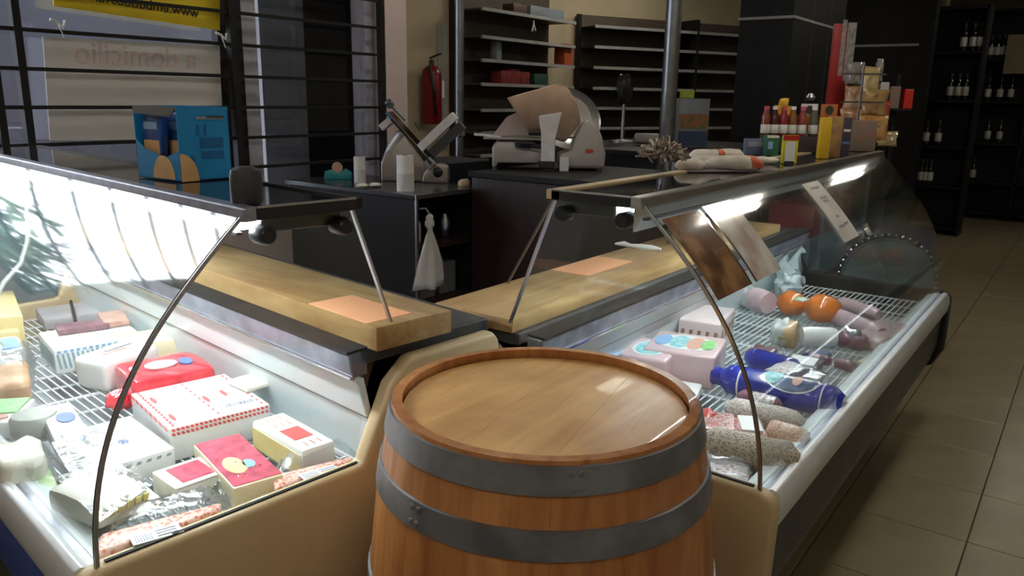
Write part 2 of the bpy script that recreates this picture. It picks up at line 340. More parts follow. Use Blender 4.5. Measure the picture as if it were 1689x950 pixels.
M_fade = mat('faded_red', (.72,.56,.55), .7)
text('a domicilio', .135, M_fade, wpt(325, 112, 3.704), (1, 0, 0), (0, 0, 1), PO, mirror=True)
for px, py in ((95, 37), (365, 58)):
    b = MB(); p = wpt(px, py, 3.63); b.tube([p+Vector((-.03, 0, .01)), p, p+Vector((.015, -.01, -.02)), p+Vector((.03, 0, .01))], .006, 6); b.tube([p, p+Vector((.02, 0, -.06))], .003, 5)
    b.obj('tie', M_paper, BN)
# ------------------------------------------------------------------ refrigerated display cases
def bez(p, n=14):
    out = []
    for i in range(n+1):
        t = i/n; a_ = [Vector(q) for q in p]
        while len(a_) > 1: a_ = [a_[k_]*(1-t)+a_[k_+1]*t for k_ in range(len(a_)-1)]
        out.append((a_[0].x, a_[0].y))
    return out
def offs(prof, t):
    o = []
    for i in range(len(prof)):
        a_ = Vector(prof[max(i-1, 0)]); c_ = Vector(prof[min(i+1, len(prof)-1)]); n_ = (c_-a_).normalized(); n_ = Vector((n_.y, -n_.x)); p = Vector(prof[i])+n_*t; o.append((p.x, p.y))
    return o
def case(name, label, f, L0, L1, q, curve, splits, front_mat, left):
    dr, zr, dw, dbd, dback, zb = q['rim'], q['zrim'], q['wall'], q['board'], q['back'], q['zb']
    droof0, droof1, zt = q['roof0'], q['roof1'], q['ztop']
    C0 = f((dr+dback)/2, (L0+L1)/2, 0); r = thing(name, label, 'display case', C0)
    E = .045
    # body
    MB().prism([(dr+.36, 0), (dback-.06, 0), (dback-.06, .32), (dr+.36, .32)], f, L0+.06, L1-.06).obj('plinth', M_blackm, r)
    MB().prism([(dr+.006, zr-.085), (dr+.010, zr-.25), (dr+.03, zr-.33), (dr+.20, zr-.37), (dr+.37, .31), (dr+.39, .31), (dr+.20, zr-.32), (dr+.03, zr-.28), (dr+.03, zr-.085)], f, L0+E, L1-E).obj('front_panel', front_mat, r, bevel=.006, smooth=True)
    MB().prism([(dback-.03, .28), (dback, .28), (dback, zb-.02), (dback-.03, zb-.02)], f, L0+E, L1-E).obj('rear_panel', M_charcoal, r)
    MB().prism([(dbd-.02, zb-.045), (dback, zb-.045), (dback, zb-.012), (dbd-.02, zb-.012)], f, L0+E, L1-E).obj('service_ledge', M_charcoal, r, bevel=.004)
    # rim bumper: rounded white aluminium, in steps
    MB().prism([(dr-.012, zr-.085), (dr+.02, zr-.085), (dr+.02, zr-.006), (dr+.008, zr), (dr-.004, zr-.004), (dr-.014, zr-.02), (dr-.018, zr-.05)], f, L0+E-.004, L1-E+.004).obj('bumper', M_alu, r, bevel=.003, smooth=True)
    MB().prism([(dr+.021, zr-.06), (dr+.036, zr-.06), (dr+.036, zr-.010), (dr+.021, zr-.010)], f, L0+E, L1-E).obj('glass_channel', M_duct, r)
    MB().prism([(dr+.037, zr-.07), (dr+.075, zr-.07), (dr+.075, zr-.018), (dr+.037, zr-.008)], f, L0+E, L1-E).obj('inner_lip', M_liner, r, bevel=.003)
    # well
    zd = q['zdeck']
    MB().prism([(dr+.05, zd-.11), (dw+.09, zd-.11), (dw+.09, zd-.09), (dr+.05, zd-.09)], f, L0+E, L1-E).obj('well_floor', M_linerg, r)
    MB().prism([(dr+.04, zd-.10), (dr+.055, zd-.10), (dr+.055, zr-.02), (dr+.04, zr-.02)], f, L0+E, L1-E).obj('well_front', M_liner, r)
    MB().prism([(dw+.085, zd-.10), (dw+.10, zd-.10), (dw+.045, zd+.142), (dw+.03, zd+.142)], f, L0+E, L1-E).obj('lower_liner', M_liner, r)
    MB().prism([(dw+.022, zd+.148), (dw+.04, zd+.148), (dw+.02, zb-.075), (dw+.0, zb-.075)], f, L0+E, L1-E).obj('upper_liner', M_liner, r, bevel=.004)
    MB().prism([(dw+.012, zd+.22), (dw+.018, zd+.20), (dw+.006, zd+.25), (dw-.006, zd+.24)], f, L0+E, L1-E).obj('liner_ridge', M_liner, r)
    MB().prism([(dw-.012, zb-.070), (dw+.03, zb-.070), (dw+.03, zb-.012), (dw-.020, zb-.014)], f, L0+E, L1-E).obj('duct_strip', M_duct, r, bevel=.004)
    MB().prism([(dw-.024, zb-.013), (dw+.03, zb-.011), (dw+.03, zb-.005), (dw-.025, zb-.008)], f, L0+E, L1-E).obj('strip_edge', M_blackm, r)
    MB().prism([(dw-.018, zb-.072), (dw-.006, zb-.074), (dw-.006, zb-.070), (dw-.018, zb-.068)], f, L0+E, L1-E).obj('strip_edge', M_chrome, r)
    # end panels
    ep = [(dr-.016, zr-.03), (dr-.004, zr-.008), (dr+.03, zr+.004), (dw-.02, zr+.012), (dw+.06, zb-.09), (dw+.12, zb-.04), (dback-.02, zb-.035), (dback, zb-.06), (dback, .05), (dr+.36, .05), (dr+.22, .28), (dr+.02, zr-.35), (dr-.010, zr-.28), (dr-.014, zr-.12)]
    for a_, c_ in ((L0, L0+E), (L1-E, L1)):
        m_ = M_cream if a_ == L0 else (M_blackm if not left else M_cream)
        MB().prism(ep, f, a_, c_).obj('end_panel', m_, r, bevel=.016, seg=4, smooth=True)
    MB().prism([(dr+.04, zr+.005), (dw+.0, zr+.012), (dw+.0, zr+.015), (dr+.04, zr+.008)], f, L0+.016, L0+.024).obj('gasket', M_blackm, r)
    # shelf grids
    n = 4; g0 = L0+E+.01; gl = (L1-L0-2*E-.02)/n
    for i in range(n):
        b = MB(); a0 = g0+i*gl+.004; a1 = g0+(i+1)*gl-.004; d0 = dr+.08; d1 = dw+.055; zz = zd
        for t in range(5):
            L_ = a0+(a1-a0)*t/4; b.box(d0, d1, L_-.0025, L_+.0025, zz-.007, zz-.002, lambda d, l, z_: f(d, l, z_))
        nb = int((d1-d0)/.022)
        for t in range(nb+1):
            d_ = d0+(d1-d0)*t/nb; b.box(d_-.0019, d_+.0019, a0, a1, zz-.003, zz+.001, lambda d, l, z_: f(d, l, z_))
        for d_ in (d0, d1): b.box(d_-.003, d_+.003, a0, a1, zz-.008, zz+.002, lambda d, l, z_: f(d, l, z_))
        stuff(b.obj('wire_grid', M_wire, r))
    # curved glass
    inner = offs(curve, .006)
    for a_, c_ in splits:
        MB().prism(curve+inner[::-1], f, a_, c_).obj('curved_glass', M_glass, r, smooth=True)
    b = MB(); o_ = offs(curve, -.001); i_ = offs(curve, .0065)
    b.prism(o_+i_[::-1], f, L0+.012, L0+.0145); b.obj('glass_edge', M_steel, r, smooth=True)
    b = MB(); o_ = offs(curve, -.001); i_ = offs(curve, .0075)
    b.prism(o_+i_[::-1], f, L0+.0150, L0+.0195); b.obj('edge_seal', M_blackm, r, smooth=True)
    # side glass
    side = offs(curve, .010)+[(droof1, zt-.012), (q['gr'][0], q['gr'][1]), (dw+.02, zr+.2), (dw-.02, zr+.02)]
    side = [s_ for s_ in side]
    for a_ in (L0+.028, L1-.034):
        MB().prism(side, f, a_, a_+.006).obj('side_glass', M_glass if (a_ < (L0+L1)/2 or not left) else M_endglass, r)
    MB().prism([(droof1-.003, zt-.012), (droof1+.003, zt-.012), (q['gr'][0]+.003, q['gr'][1]), (q['gr'][0]-.003, q['gr'][1])], f, L0+.026, L0+.036).obj('glass_edge', M_steel, r)
    # roof
    MB().prism([(droof0+.01, zt), (droof1, zt), (droof1, zt+.008), (droof0+.01, zt+.008)], f, L0+.005, L1).obj('roof_glass', M_dglass, r)
    MB().prism([(droof0-.008, zt-.014), (droof0+.022, zt-.014), (droof0+.022, zt+.014), (droof0-.004, zt+.012)], f, L0, L1).obj('roof_trim', M_trimgrey if left else M_steel, r, bevel=.003)
    MB().prism([(droof0-.012, zt-.040), (droof0+.0, zt-.040), (droof0+.0, zt-.034), (droof0-.012, zt-.034)], f, L0+.02, L1).obj('trim_line', M_steeld, r)
    MB().prism([(droof1-(.008 if left else .03), zt-.010), (droof1+.006, zt-.010), (droof1+.006, zt+.012), (droof1-(.008 if left else .03), zt+.012)], f, L0, L1).obj('roof_trim', M_blackm if left else M_cream, r)  # right rear trim widened in cream, painting in the roof frame's reflection
    MB().prism([(droof0+.022, zt-.012), (droof1-.008, zt-.012), (droof1-.008, zt+.012), (droof0+.022, zt+.012)], f, L0, L0+.006).obj('roof_end', M_black, r)
    MB().prism([(droof0+.022, zt+.010), (droof1-.008, zt+.010), (droof1-.008, zt+.014), (droof0+.022, zt+.014)], f, L0-.001, L0+.004).obj('roof_end_line', M_steel, r)
    b = MB(); x0_ = droof0+(.05 if left else .08); b.prism([(x0_, zt-.045), (droof1-.02, zt-.045), (droof1-.02, zt-.006), (x0_, zt-.006)], f, L0+.04, L1-.04); b.obj('roof_housing', M_black, r, bevel=.004)
    for dd in (droof0+.045, droof1-.03):
        b = MB(); c_ = f(dd, L0+.022, zt-.045); ax = f(0, -1, 0)-f(0, 0, 0); b.lathe(c_, [(.012, -.03), (.019, -.024), (.019, .014), (.014, .02), (.001, .021)], 18, ax); b.obj('clamp_knob', M_black, r, smooth=True)
    # luminaire under roof, near the front
    if left:
        b = MB(); b.prism([(droof0+.004, zt-.034), (droof0+.012, zt-.037), (droof0+.05, zt-.037), (droof0+.05, zt-.016), (droof0+.004, zt-.016)], f, L0+.06, L1-.04); b.obj('lamp_tube', M_tube, r)
    else:
        b = MB(); b.lathe(f(droof0+.06, L0+.10, zt-.030), [(.007, 0), (.007, L1-L0-.2)], 12, f(0, 1, 0)-f(0, 0, 0)); b.obj('lamp_tube', M_tubeR, r)
        MB().prism([(droof0+.006, zt-.034), (droof0+.022, zt-.070), (droof0+.027, zt-.070), (droof0+.027, zt-.014), (droof0+.006, zt-.014)], f, L0+.03, L1-.03).obj('lamp_shade', M_alu, r)
    return r
QL = dict(rim=.36, zrim=.715, wall=.955, board=.985, back=1.36, zb=.985, roof0=.695, roof1=.945, ztop=1.305, zdeck=.665, gr=(1.04, 1.03))
QR = dict(rim=.455, zrim=.70, wall=1.095, board=1.17, back=1.46, zb=.93, roof0=.80, roof1=1.04, ztop=1.298, zdeck=.645, gr=(1.17, .95))
curL = bez([(.383, .71), (.385, .93), (.46, 1.07), (.56, 1.175), (.692, 1.302)], 44); curR = bez([(.478, .695), (.488, .92), (.565, 1.06), (.665, 1.17), (.797, 1.295)], 44)
CL = case('cheese_display_case', 'curved-glass chilled counter full of cheeses at left, cream end and blue front', LM, 1.335, 3.40, QL, curL, [(1.35, 3.38)], M_blue, True)
CR = case('meat_display_case', 'curved-glass chilled counter with cold meats at right, charcoal front', RM, 1.565, 3.98, QR, curR, [(1.585, 2.90), (2.906, 3.96)], M_charcoal, False)
for px, py in ((330, 508), (640, 648)):
    p = at(px, py, z=.85); MB().lathe(p, [(.004, -.002), (.004, .002)], 8, E2*-1).obj('screw', M_steeld, CL)
MB().box(3.985, 4.05, .44, .60, .40, .675).obj('end_cap', M_black, CR, bevel=.02, seg=3, smooth=True)
MB().tube([RM(1.045, 1.60, 1.29), RM(1.425, 1.93, .96)], .004, 8).obj('rear_stay', M_steeld, CR)
# second front glass seam fitting on right case
c_ = RM(.60, 2.903, 1.10); MB().lathe(c_, [(.004, -.012), (.022, -.008), (.022, .008), (.004, .012)], 16, (0, -.7, .5)).obj('glass_bolt', M_chrome, CR, smooth=True)
# cable inside far end of the cheese case
b = MB(); pts = [at(*q) for q in ()]
cp = [LM(.86, 3.28, 1.27), LM(.85, 3.28, 1.10), LM(.835, 3.27, .98), LM(.80, 3.26, .90), LM(.74, 3.26, .84), LM(.70, 3.25, .78), LM(.68, 3.24, .70)]
b.tube(cp, .009, 8); b.obj('hose', MATS['white_aluminium'], CL, smooth=True)
b = MB(); cp = [LM(.94, 3.22, .74), LM(.88, 2.98, .69)]; b.tube(cp, .006, 6); b.obj('rail_rod', M_blackm, CL)
# wooden service boards
def board(name, label, f, d0, d1, L0, L1, z0, z1, mt):
    b = MB(); b.box(d0, d1, L0, L1, z0, z1, lambda d, l, z_: f(d, l, z_)); o = b.obj(name, mt, loc=f((d0+d1)/2, (L0+L1)/2, z0), bevel=.004, smooth=True); return tag(o, label, 'board')
BL = board('wooden_board', 'long thick wooden service board on the cheese case, orange card at its end', LM, .985, 1.205, 1.345, 3.38, .9745, 1.03, M_boardL)
BR = board('wooden_board', 'long wooden service board on the meat case with a knife-like white strip', RM, 1.165, 1.44, 1.60, 3.75, .919, .957, M_board)
def card(label, f, d0, d1, L0, L1, z, sk=0):
    b = MB(); b.hexa([f(d0, L0, z), f(d1, L0+sk, z), f(d1, L1+sk, z), f(d0, L1, z)]+[f(d0, L0, z+.0015), f(d1, L0+sk, z+.0015), f(d1, L1+sk, z+.0015), f(d0, L1, z+.0015)])
    return tag(b.obj('orange_card', M_orange, loc=f((d0+d1)/2, (L0+L1)/2, z)), label, 'card')
card('plain orange card lying on the left wooden board', LM, .99, 1.115, 1.385, 1.62, 1.030)
card('plain orange card lying on the right wooden board', RM, 1.285, 1.43, 2.18, 2.49, .957)
b = MB(); p = at(1015, 402, z=.965); q = at(1090, 411, z=.965); dd = (q-p)
b.tube([p, p+dd*.2+Vector((0, 0, .004)), p+dd*.35, p+dd*.55, p+dd*.8, q], [.004, .011, .007, .011, .012, .005], 8); b.tube([p+dd*.1, p+dd*.3+Vector((.02, -.02, 0))], .004, 6)
tag(b.obj('paper_knife', M_white, loc=p, smooth=True), 'small crumpled white tool lying on the right wooden board', 'tool')
# ------------------------------------------------------------------ barrel
BC = Vector((1.21, .80, 0)); BH = .96; r0, bul = .296, .054
def br(z): return r0+bul*(1-((z-BH/2)/(BH/2))**2)
BA = thing('wine_barrel', 'large oak wine barrel with grey hoops standing between the two counters', 'barrel', BC)
NS = 30
def stave(i, mt):
    b = MB(); a0 = 2*PI*i/NS+.0006; a1 = 2*PI*(i+1)/NS-.0006; zs = [0, .06, .18, .32, .475, .63, .77, .87, .92, .96]; nz = len(zs); vs = []; na = 4
    for z_ in zs:
        ro = br(z_)
        for k_ in range(na+1):
            a_ = a0+(a1-a0)*k_/na; e = .0012 if k_ in (0, na) else 0; vs.append(BC+Vector((math.cos(a_)*(ro-e), math.sin(a_)*(ro-e), z_)))
        ri = ro-.024 if z_ < .9 else ro-.020
        for k_ in range(na, -1, -1):
            a_ = a0+(a1-a0)*k_/na; vs.append(BC+Vector((math.cos(a_)*ri, math.sin(a_)*ri, z_)))
    n_ = 2*(na+1); fs = [tuple(range(n_-1, -1, -1)), tuple((nz-1)*n_+k_ for k_ in range(n_))]
    for j in range(nz-1):
        for k_ in range(n_): l = (k_+1) % n_; fs.append((j*n_+k_, j*n_+l, (j+1)*n_+l, (j+1)*n_+k_))
    b.add(vs, fs); return b.obj('stave', mt, BA, smooth=True)
for i in range(NS): stave(i, random.choice((M_stave, M_staveL, M_stave)))
def hoop(z0, z1, seam):
    b = MB(); zs = [z0, (z0+z1)/2, z1]; n = 96; vs = []; fs = []
    pr = [(br(z0)+.001, z0), (br(z0)+.004, z0+.001), (br((z0+z1)/2)+.0042, (z0+z1)/2), (br(z1)+.004, z1-.001), (br(z1)+.001, z1)]
    b.lathe(BC, [(br(z0)-.002, z0)]+pr+[(br(z1)-.002, z1)], n); o = b.obj('hoop', M_hoop, BA, smooth=True)
    # remove caps: keep ring only
    bm = bmesh.new(); bm.from_mesh(o.data); bmesh.ops.delete(bm, geom=[f_ for f_ in bm.faces if len(f_.verts) > 8], context='FACES'); bm.to_mesh(o.data); bm.free()
    for dz in (-.25, .25):
        for da in (-.05, .05):
            a_ = seam+da*.5; zc = (z0+z1)/2+dz*(z1-z0); rr_ = br(zc)+.004
            MB().lathe(BC+Vector((math.cos(a_)*rr_, math.sin(a_)*rr_, zc)), [(.006, -.001), (.005, .002), (.001, .003)], 8, (math.cos(a_), math.sin(a_), 0)).obj('rivet', M_hoop, o)
for z0, z1, s_ in ((.905, .953, 3.9), (.800, .850, 3.0), (.575, .625, 3.2), (.325, .375, 3.4), (.105, .155, 3.6), (.006, .057, 3.0)): hoop(z0, z1, s_)
# head boards
da = Vector((math.cos(R(12)), math.sin(R(12)), 0)); db = Vector((-da.y, da.x, 0)); hr = r0-.0205; cuts = [-hr, -.19, -.105, -.03, .05, .135, .2, hr]
for i in range(len(cuts)-1):
    a0, a1 = cuts[i]+.0002, cuts[i+1]-.0002; n = 10; top = []
    for k_ in range(n+1):
        t = a0+(a1-a0)*k_/n; top.append(BC+db*t+da*math.sqrt(max(0, hr*hr-t*t)))
    for k_ in range(n, -1, -1):
        t = a0+(a1-a0)*k_/n; top.append(BC+db*t-da*math.sqrt(max(0, hr*hr-t*t)))
    b = MB(); N_ = len(top); zt_ = .940; b.add([p+Vector((0, 0, zt_-.02)) for p in top]+[p+Vector((0, 0, zt_)) for p in top], [tuple(range(N_-1, -1, -1)), tuple(range(N_, 2*N_))]+[(k_, (k_+1) % N_, N_+(k_+1) % N_, N_+k_) for k_ in range(N_)])
    b.obj('head_board', M_headw, BA)
# ------------------------------------------------------------------ product helpers
def keepL(v, lim=1.392):
    L_ = v.dot(E1)
    return v+E1*(lim-L_) if (L_ < lim and v.x < 1.3 and v.z < 1.0 and v.dot(E2) < 1.05) else v
class Blk: pass
def block(name, label, cat, c3, zt, zb, mt, bev=.006, wob=0, group=None, sub=0, seg=2, lv=None, shrink=0):
    k = Blk(); A_, B_, C_ = [at(*q, z=zt) for q in c3]
    u = (B_-A_); k.lu = u.length; u.normalize(); v = C_-B_; v = v-u*v.dot(u); k.lv = lv or v.length; v.normalize()
    k.u, k.v, k.A, k.zt, k.zb = u, v, A_, zt, zb; h = zt-zb; k.h = h
    up_ = Vector((0, 0, 1)); b = MB(); c_ = A_+u*k.lu/2+v*k.lv/2-up_*h/2
    b.obox(c_, u*k.lu/2, v*k.lv/2, up_*h/2); base = Vector((c_.x, c_.y, zb))
    k.root = b.obj(name, mt, loc=base, bevel=bev, seg=seg, smooth=True, sub=sub, wob=wob, wsc=28); tag(k.root, label, cat, group); return k
def face(k, fc):
    z = Vector((0, 0, 1)); lo = k.A-z*k.h
    if fc == 'top': return k.A, k.u*k.lu, k.v*k.lv, z
    if fc == 'AB': return lo, k.u*k.lu, z*k.h, -k.v
    if fc == 'BC': return lo+k.u*k.lu, k.v*k.lv, z*k.h, k.u
    if fc == 'CD': return lo+k.u*k.lu+k.v*k.lv, -k.u*k.lu, z*k.h, k.v
    return lo+k.v*k.lv, -k.v*k.lv, z*k.h, -k.u
def decal(k, fc, pts, mt, name='print', t=.0012, root=None):
    o, x, y, n = face(k, fc); P = [o+x*p[0]+y*p[1]+n*.0003 for p in pts]; b = MB(); N_ = len(P)
    b.add(P+[p+n*t for p in P], [tuple(range(N_-1, -1, -1)), tuple(range(N_, 2*N_))]+[(i, (i+1) % N_, N_+(i+1) % N_, N_+i) for i in range(N_)]); return b.obj(name, mt, root or k.root)
def rect(x0, x1, y0, y1): return [(x0, y0), (x1, y0), (x1, y1), (x0, y1)]
def oval(cx, cy, rx, ry, n=20): return [(cx+math.cos(2*PI*i/n)*rx, cy+math.sin(2*PI*i/n)*ry) for i in range(n)]
def dashes(k, rows, mt, name='dash_print', t=.0011):
    """rows: (face, y, n, half_len, half_h, slant)"""
    b = MB()
    for fc, y, n, wx, wy, sl in rows:
        o, x, yy, nn = face(k, fc)
        for i in range(n):
            cx = (i+.5)/n*.96+.02; q = [(cx-wx-sl, y-wy), (cx+wx-sl, y-wy), (cx+wx+sl, y+wy), (cx-wx+sl, y+wy)]
            P = [o+x*p[0]+yy*p[1]+nn*.0003 for p in q]; b.add(P+[p+nn*t for p in P], [(3, 2, 1, 0), (4, 5, 6, 7), (0, 1, 5, 4), (1, 2, 6, 5), (2, 3, 7, 6), (3, 0, 4, 7)])
    return b.obj(name, mt, k.root)
def log(name, label, cat, p, q, r, mt, n=20, seg=9, wob=.0, ends=.4, group=None, flatten=1, sag=0, parent=None, taper=None):
    p = Vector(p); q = Vector(q); b = MB(); pts = []; rr = []
    for i in range(seg+1):
        t = i/seg; e = min(t, 1-t)*seg/1.6; s = 1 if e >= 1 else ends+(1-ends)*math.sqrt(max(0, 1-(1-e)**2)); pts.append(p.lerp(q, t)+Vector((0, 0, -sag*math.sin(PI*t)))); rr.append(r*s*(taper(t) if taper else 1))
    b.tube(pts, rr, n)
    if flatten != 1:
        for v in b.v: v.z = p.z+(v.z-p.z)*flatten
    o = b.obj(name, mt, parent=parent, loc=None if parent is not None else (p+q)/2-Vector((0, 0, r)), smooth=True, wob=wob, wsc=35)
    if parent is None: tag(o, label, cat, group)
    return o
def film(name, label, cat, pts, z0, z1, mt=None, parent=None, seed=0, n=14, amp=.012):
    """crumpled film sheet over a quad given by 4 photo corners on z0"""
    c = [at(*q, z=z0) for q in pts]; b = MB(); vs = []; fs = []
    for side in (0, 1):
        for i in range(n+1):
            for j in range(n+1):
                s, t = i/n, j/n; p = (c[0].lerp(c[1], s)).lerp(c[3].lerp(c[2], s), t); e = min(1, 5*min(s, 1-s, t, 1-t))
                h = (z1-z0)*e+amp*e*noise.noise(p*38+Vector((seed, 0, 0)))+amp*.6*e*noise.noise(p*90+Vector((seed, 3, 0)))
                vs.append(keepL(p, 1.384)+Vector((0, 0, max(.001, h)-side*.0012)))
    m_ = (n+1)**2
    for i in range(n):
        for j in range(n):
            q = i*(n+1)+j; fs.append((q, q+1, q+n+2, q+n+1)); fs.append((m_+q, m_+q+n+1, m_+q+n+2, m_+q+1))
    b.add(vs, fs); o = b.obj(name, mt or M_clear, parent=parent, loc=None if parent is not None else (c[0]+c[2])/2, smooth=True, auto=False)
    if parent is None: tag(o, label, cat)
    return o
K = dict(white=mat('wrap_white', (.84,.84,.83), .35, coat=.3, var=.03), cream=mat('cheese_cream', (.78,.70,.48), .4, coat=.3, nscale=12, var=.05),
  yellow=mat('cheese_yellow', (.80,.66,.30), .4, coat=.3, nscale=12, var=.06), pale=mat('cheese_pale', (.82,.80,.70), .4, coat=.3, var=.03), grey=mat('carton_grey', (.55,.53,.50), .5, var=.05),
  red=mat('wrap_red', (.75,.05,.07), .25, coat=.6, nscale=14, var=.25, bump=.5, bscale=35), redp=mat('print_red', (.72,.10,.10), .4, coat=.3), dred=mat('print_dark_red', (.55,.07,.12), .35, coat=.4, nscale=40, var=.35),
  bluep=mat('print_blue', (.12,.20,.50), .4), teal=mat('print_teal', (.12,.50,.58), .4, col2=(.5,.75,.75), nscale=60), green=mat('print_green', (.15,.50,.16), .4, col2=(.40,.70,.30), nscale=50), greyp=mat('print_grey', (.30,.32,.40), .5),
  pink=mat('ham_pink', (.72,.52,.54), .35, coat=.4, nscale=10, var=.06), pinkl=mat('ham_pale_pink', (.78,.66,.66), .35, coat=.4, nscale=10, var=.05), brown=mat('brown_bread', (.42,.24,.12), .5, col2=(.65,.45,.28), nscale=20), purple=mat('cured_purple', (.22,.10,.13), .35, coat=.4, nscale=30, var=.3),
  salmon=mat('salmon_pack', (.60,.34,.27), .35, coat=.4, nscale=30, var=.2), orange=mat('orange_rind', (.72,.20,.04), .22, coat=.6, nscale=8, var=.12), blue=mat('wrap_blue', (.02,.035,.34), .2, coat=.7, nscale=16, var=.3, bump=.25, bscale=30), navy=mat('print_navy', (.02,.05,.14), .3, coat=.5, nscale=40, var=.5),
  lblue=mat('print_light_blue', (.25,.45,.70), .4), mint=mat('print_mint', (.35,.60,.50), .4), foil=mat('silver_foil', (.75,.75,.78), .2, .9, bump=.5, bscale=70), lsalm=mat('print_salmon', (.72,.40,.32), .4))
S_salami = spots('salami_slices', (.62,.16,.10), (.80,.52,.44), 110, .45); S_salamid = spots('salami_dark', (.30,.07,.07), (.62,.42,.40), 120, .5, c3=(.55,.16,.14))
S_grey = spots('salami_mould', (.42,.35,.32), (.66,.61,.56), 160, .5, rough=.6, coat=.1); S_net = spots('salami_net', (.26,.19,.15), (.48,.41,.34), 150, .42, rough=.6, coat=.1, bump=.6)
S_orange = spots('chorizo', (.60,.30,.20), (.76,.54,.40), 150, .5); S_trans = spots('cured_slices', (.35,.20,.20), (.70,.66,.66), 100, .5, c3=(.50,.48,.52))
ZL = .6665
G1 = 'wrapped cheeses and cold goods in the left counter'
# 1 big white block with red dashes
k = block('cheese_block', 'large white cheese block printed with red dashes', 'cheese', [(278, 708), (215, 649), (366, 612)], ZL+.085, ZL, K['white'], .005)
dashes(k, [('top', .06, 14, .022, .012, .008), ('AB', .93, 8, .04, .05, .015), ('DA', .93, 22, .014, .04, .006), ('DA', .80, 22, .014, .04, .006)], K['redp'])
dashes(k, [('top', .5, 9, .02, .009, .006), ('top', .94, 10, .02, .009, .006)], K['redp'])
for x, y in ((.22, .12), (.70, .12), (.45, .55), (.5, .75)): decal(k, 'top', oval(x, y, .085, .022, 10), K['redp'])
text('QUESO', .022, K['greyp'], k.A+k.u*k.lu*.2+k.v*k.lv*.62+Vector((0, 0, .001)), k.v, -k.u, k.root, 'lettering')
k = block('cheese_slab', 'small plain white slab on top of the red-dashed cheese block', 'cheese', [(407, 641), (374, 626), (417, 601)], ZL+.1, ZL+.0865, K['pale'], .004)
# 2 red loaf
k = block('wrapped_loaf', 'bright red plastic-wrapped cheese loaf with pale printed ovals', 'cheese', [(222, 631), (187, 600), (318, 577)], ZL+.098, ZL, K['red'], .014, wob=.006, sub=3)
decal(k, 'top', oval(.5, .45, .18, .2), K['pink'], t=.0045); decal(k, 'top', oval(.5, .12, .12, .05), K['white'], t=.0045); decal(k, 'top', oval(.45, .75, .16, .08), K['bluep'], t=.0045)
b = MB(); blob(b, k.A+k.u*k.lu*.5-k.v*.012-Vector((0, 0, .075)), (.045, .028, .028), 5); b.obj('wrapper_end', K['red'], k.root, smooth=True)
# 3 white loaf behind
k = block('wrapped_loaf', 'long white wrapped loaf just behind the red one', 'cheese', [(172, 598), (118, 588), (245, 563)], ZL+.096, ZL, K['white'], .018, seg=3, wob=.003, sub=2)
decal(k, 'top', rect(.4, .5, .25, .6), K['lsalm'], t=.003); decal(k, 'top', rect(.55, .62, .35, .8), K['greyp'], t=.003)
# 4
k = block('cheese_block', 'pale yellow cheese block at the rear of the left counter', 'cheese', [(199, 571), (190, 550), (300, 536)], ZL+.085, ZL, K['cream'], .008, wob=.002, sub=1)
# 5 ribbed box
k = block('ribbed_tray', 'white tray with blue-grey slanted ribs holding sliced packs', 'tray', [(88, 578), (62, 548), (205, 528)], ZL+.08, ZL, K['white'], .006)
dashes(k, [('DA', .5, 18, .012, .30, .012), ('AB', .5, 7, .03, .3, .02)], mat('print_slate', (.20,.36,.42), .4))
dashes(k, [('DA', .88, 14, .02, .05, .0)], K['lblue'])
for nm, c3, mt, lb in (('sliced_pack', [(95, 545), (90, 535), (165, 512)], K['purple'], 'dark purple sliced meat pack in the ribbed tray'), ('sliced_pack', [(170, 533), (160, 515), (200, 508)], K['salmon'], 'salmon-coloured sliced pack in the ribbed tray')):
    block(nm, lb, 'meat pack', c3, ZL+.1, ZL+.0815, mt, .003)
k = block('grey_tray', 'flat grey plastic tray at the far end of the left counter', 'tray', [(72, 528), (58, 508), (170, 484)], ZL+.04, ZL, mat('tray_grey', (.42,.40,.42), .4), .005)
# left yellow wedges
for lb, c3, zt, mt in (('large yellow cheese wedge at the far left of the counter', [(38, 520), (22, 478), (-30, 490)], ZL+.13, K['yellow']), ('smaller yellow cheese wedge in front of the large one', [(32, 545), (22, 523), (-22, 530)], ZL+.09, K['yellow'])):
    block('cheese_wedge', lb, 'cheese', c3, zt, ZL, mt, .006, wob=.003, sub=1)
k = block('wrapped_pack', 'blue and white wrapped pack at the left edge of the picture', 'cheese', [(42, 575), (30, 553), (-28, 562)], ZL+.075, ZL, K['white'], .01, wob=.005, sub=2)
decal(k, 'top', rect(.1, .8, .1, .6), K['lblue'], t=.005)
k = block('bread_pack', 'brown rolls in clear film at left edge of the picture', 'bread', [(48, 628), (46, 592), (-20, 596)], ZL+.07, ZL, K['brown'], .02, seg=3, wob=.008, sub=3)
film('film', '', '', [(-10, 592), (60, 590), (56, 650), (-10, 655)], ZL+.0, ZL+.078, parent=k.root, seed=4)
k = block('salad_pack', 'green and white flat pack at left, upper of the two green ones', 'pack', [(20, 696), (60, 655), (12, 640)], ZL+.045, ZL, K['white'], .008, wob=.003, sub=2)
decal(k, 'top', rect(.35, .95, .1, .9), K['green'], t=.004); decal(k, 'top', oval(.2, .5, .1, .3), K['lsalm'], t=.004)
k = block('cheese_tub', 'white carton with a blue oval at left, behind the long glass edge', 'pack', [(95, 737), (62, 672), (112, 655)], ZL+.05, ZL, K['white'], .008, wob=.002, sub=2)
decal(k, 'top', oval(.6, .6, .12, .28), K['bluep'], t=.003); dashes(k, [('AB', .6, 8, .04, .08, .01), ('DA', .6, 8, .04, .08, .01)], K['greyp'])
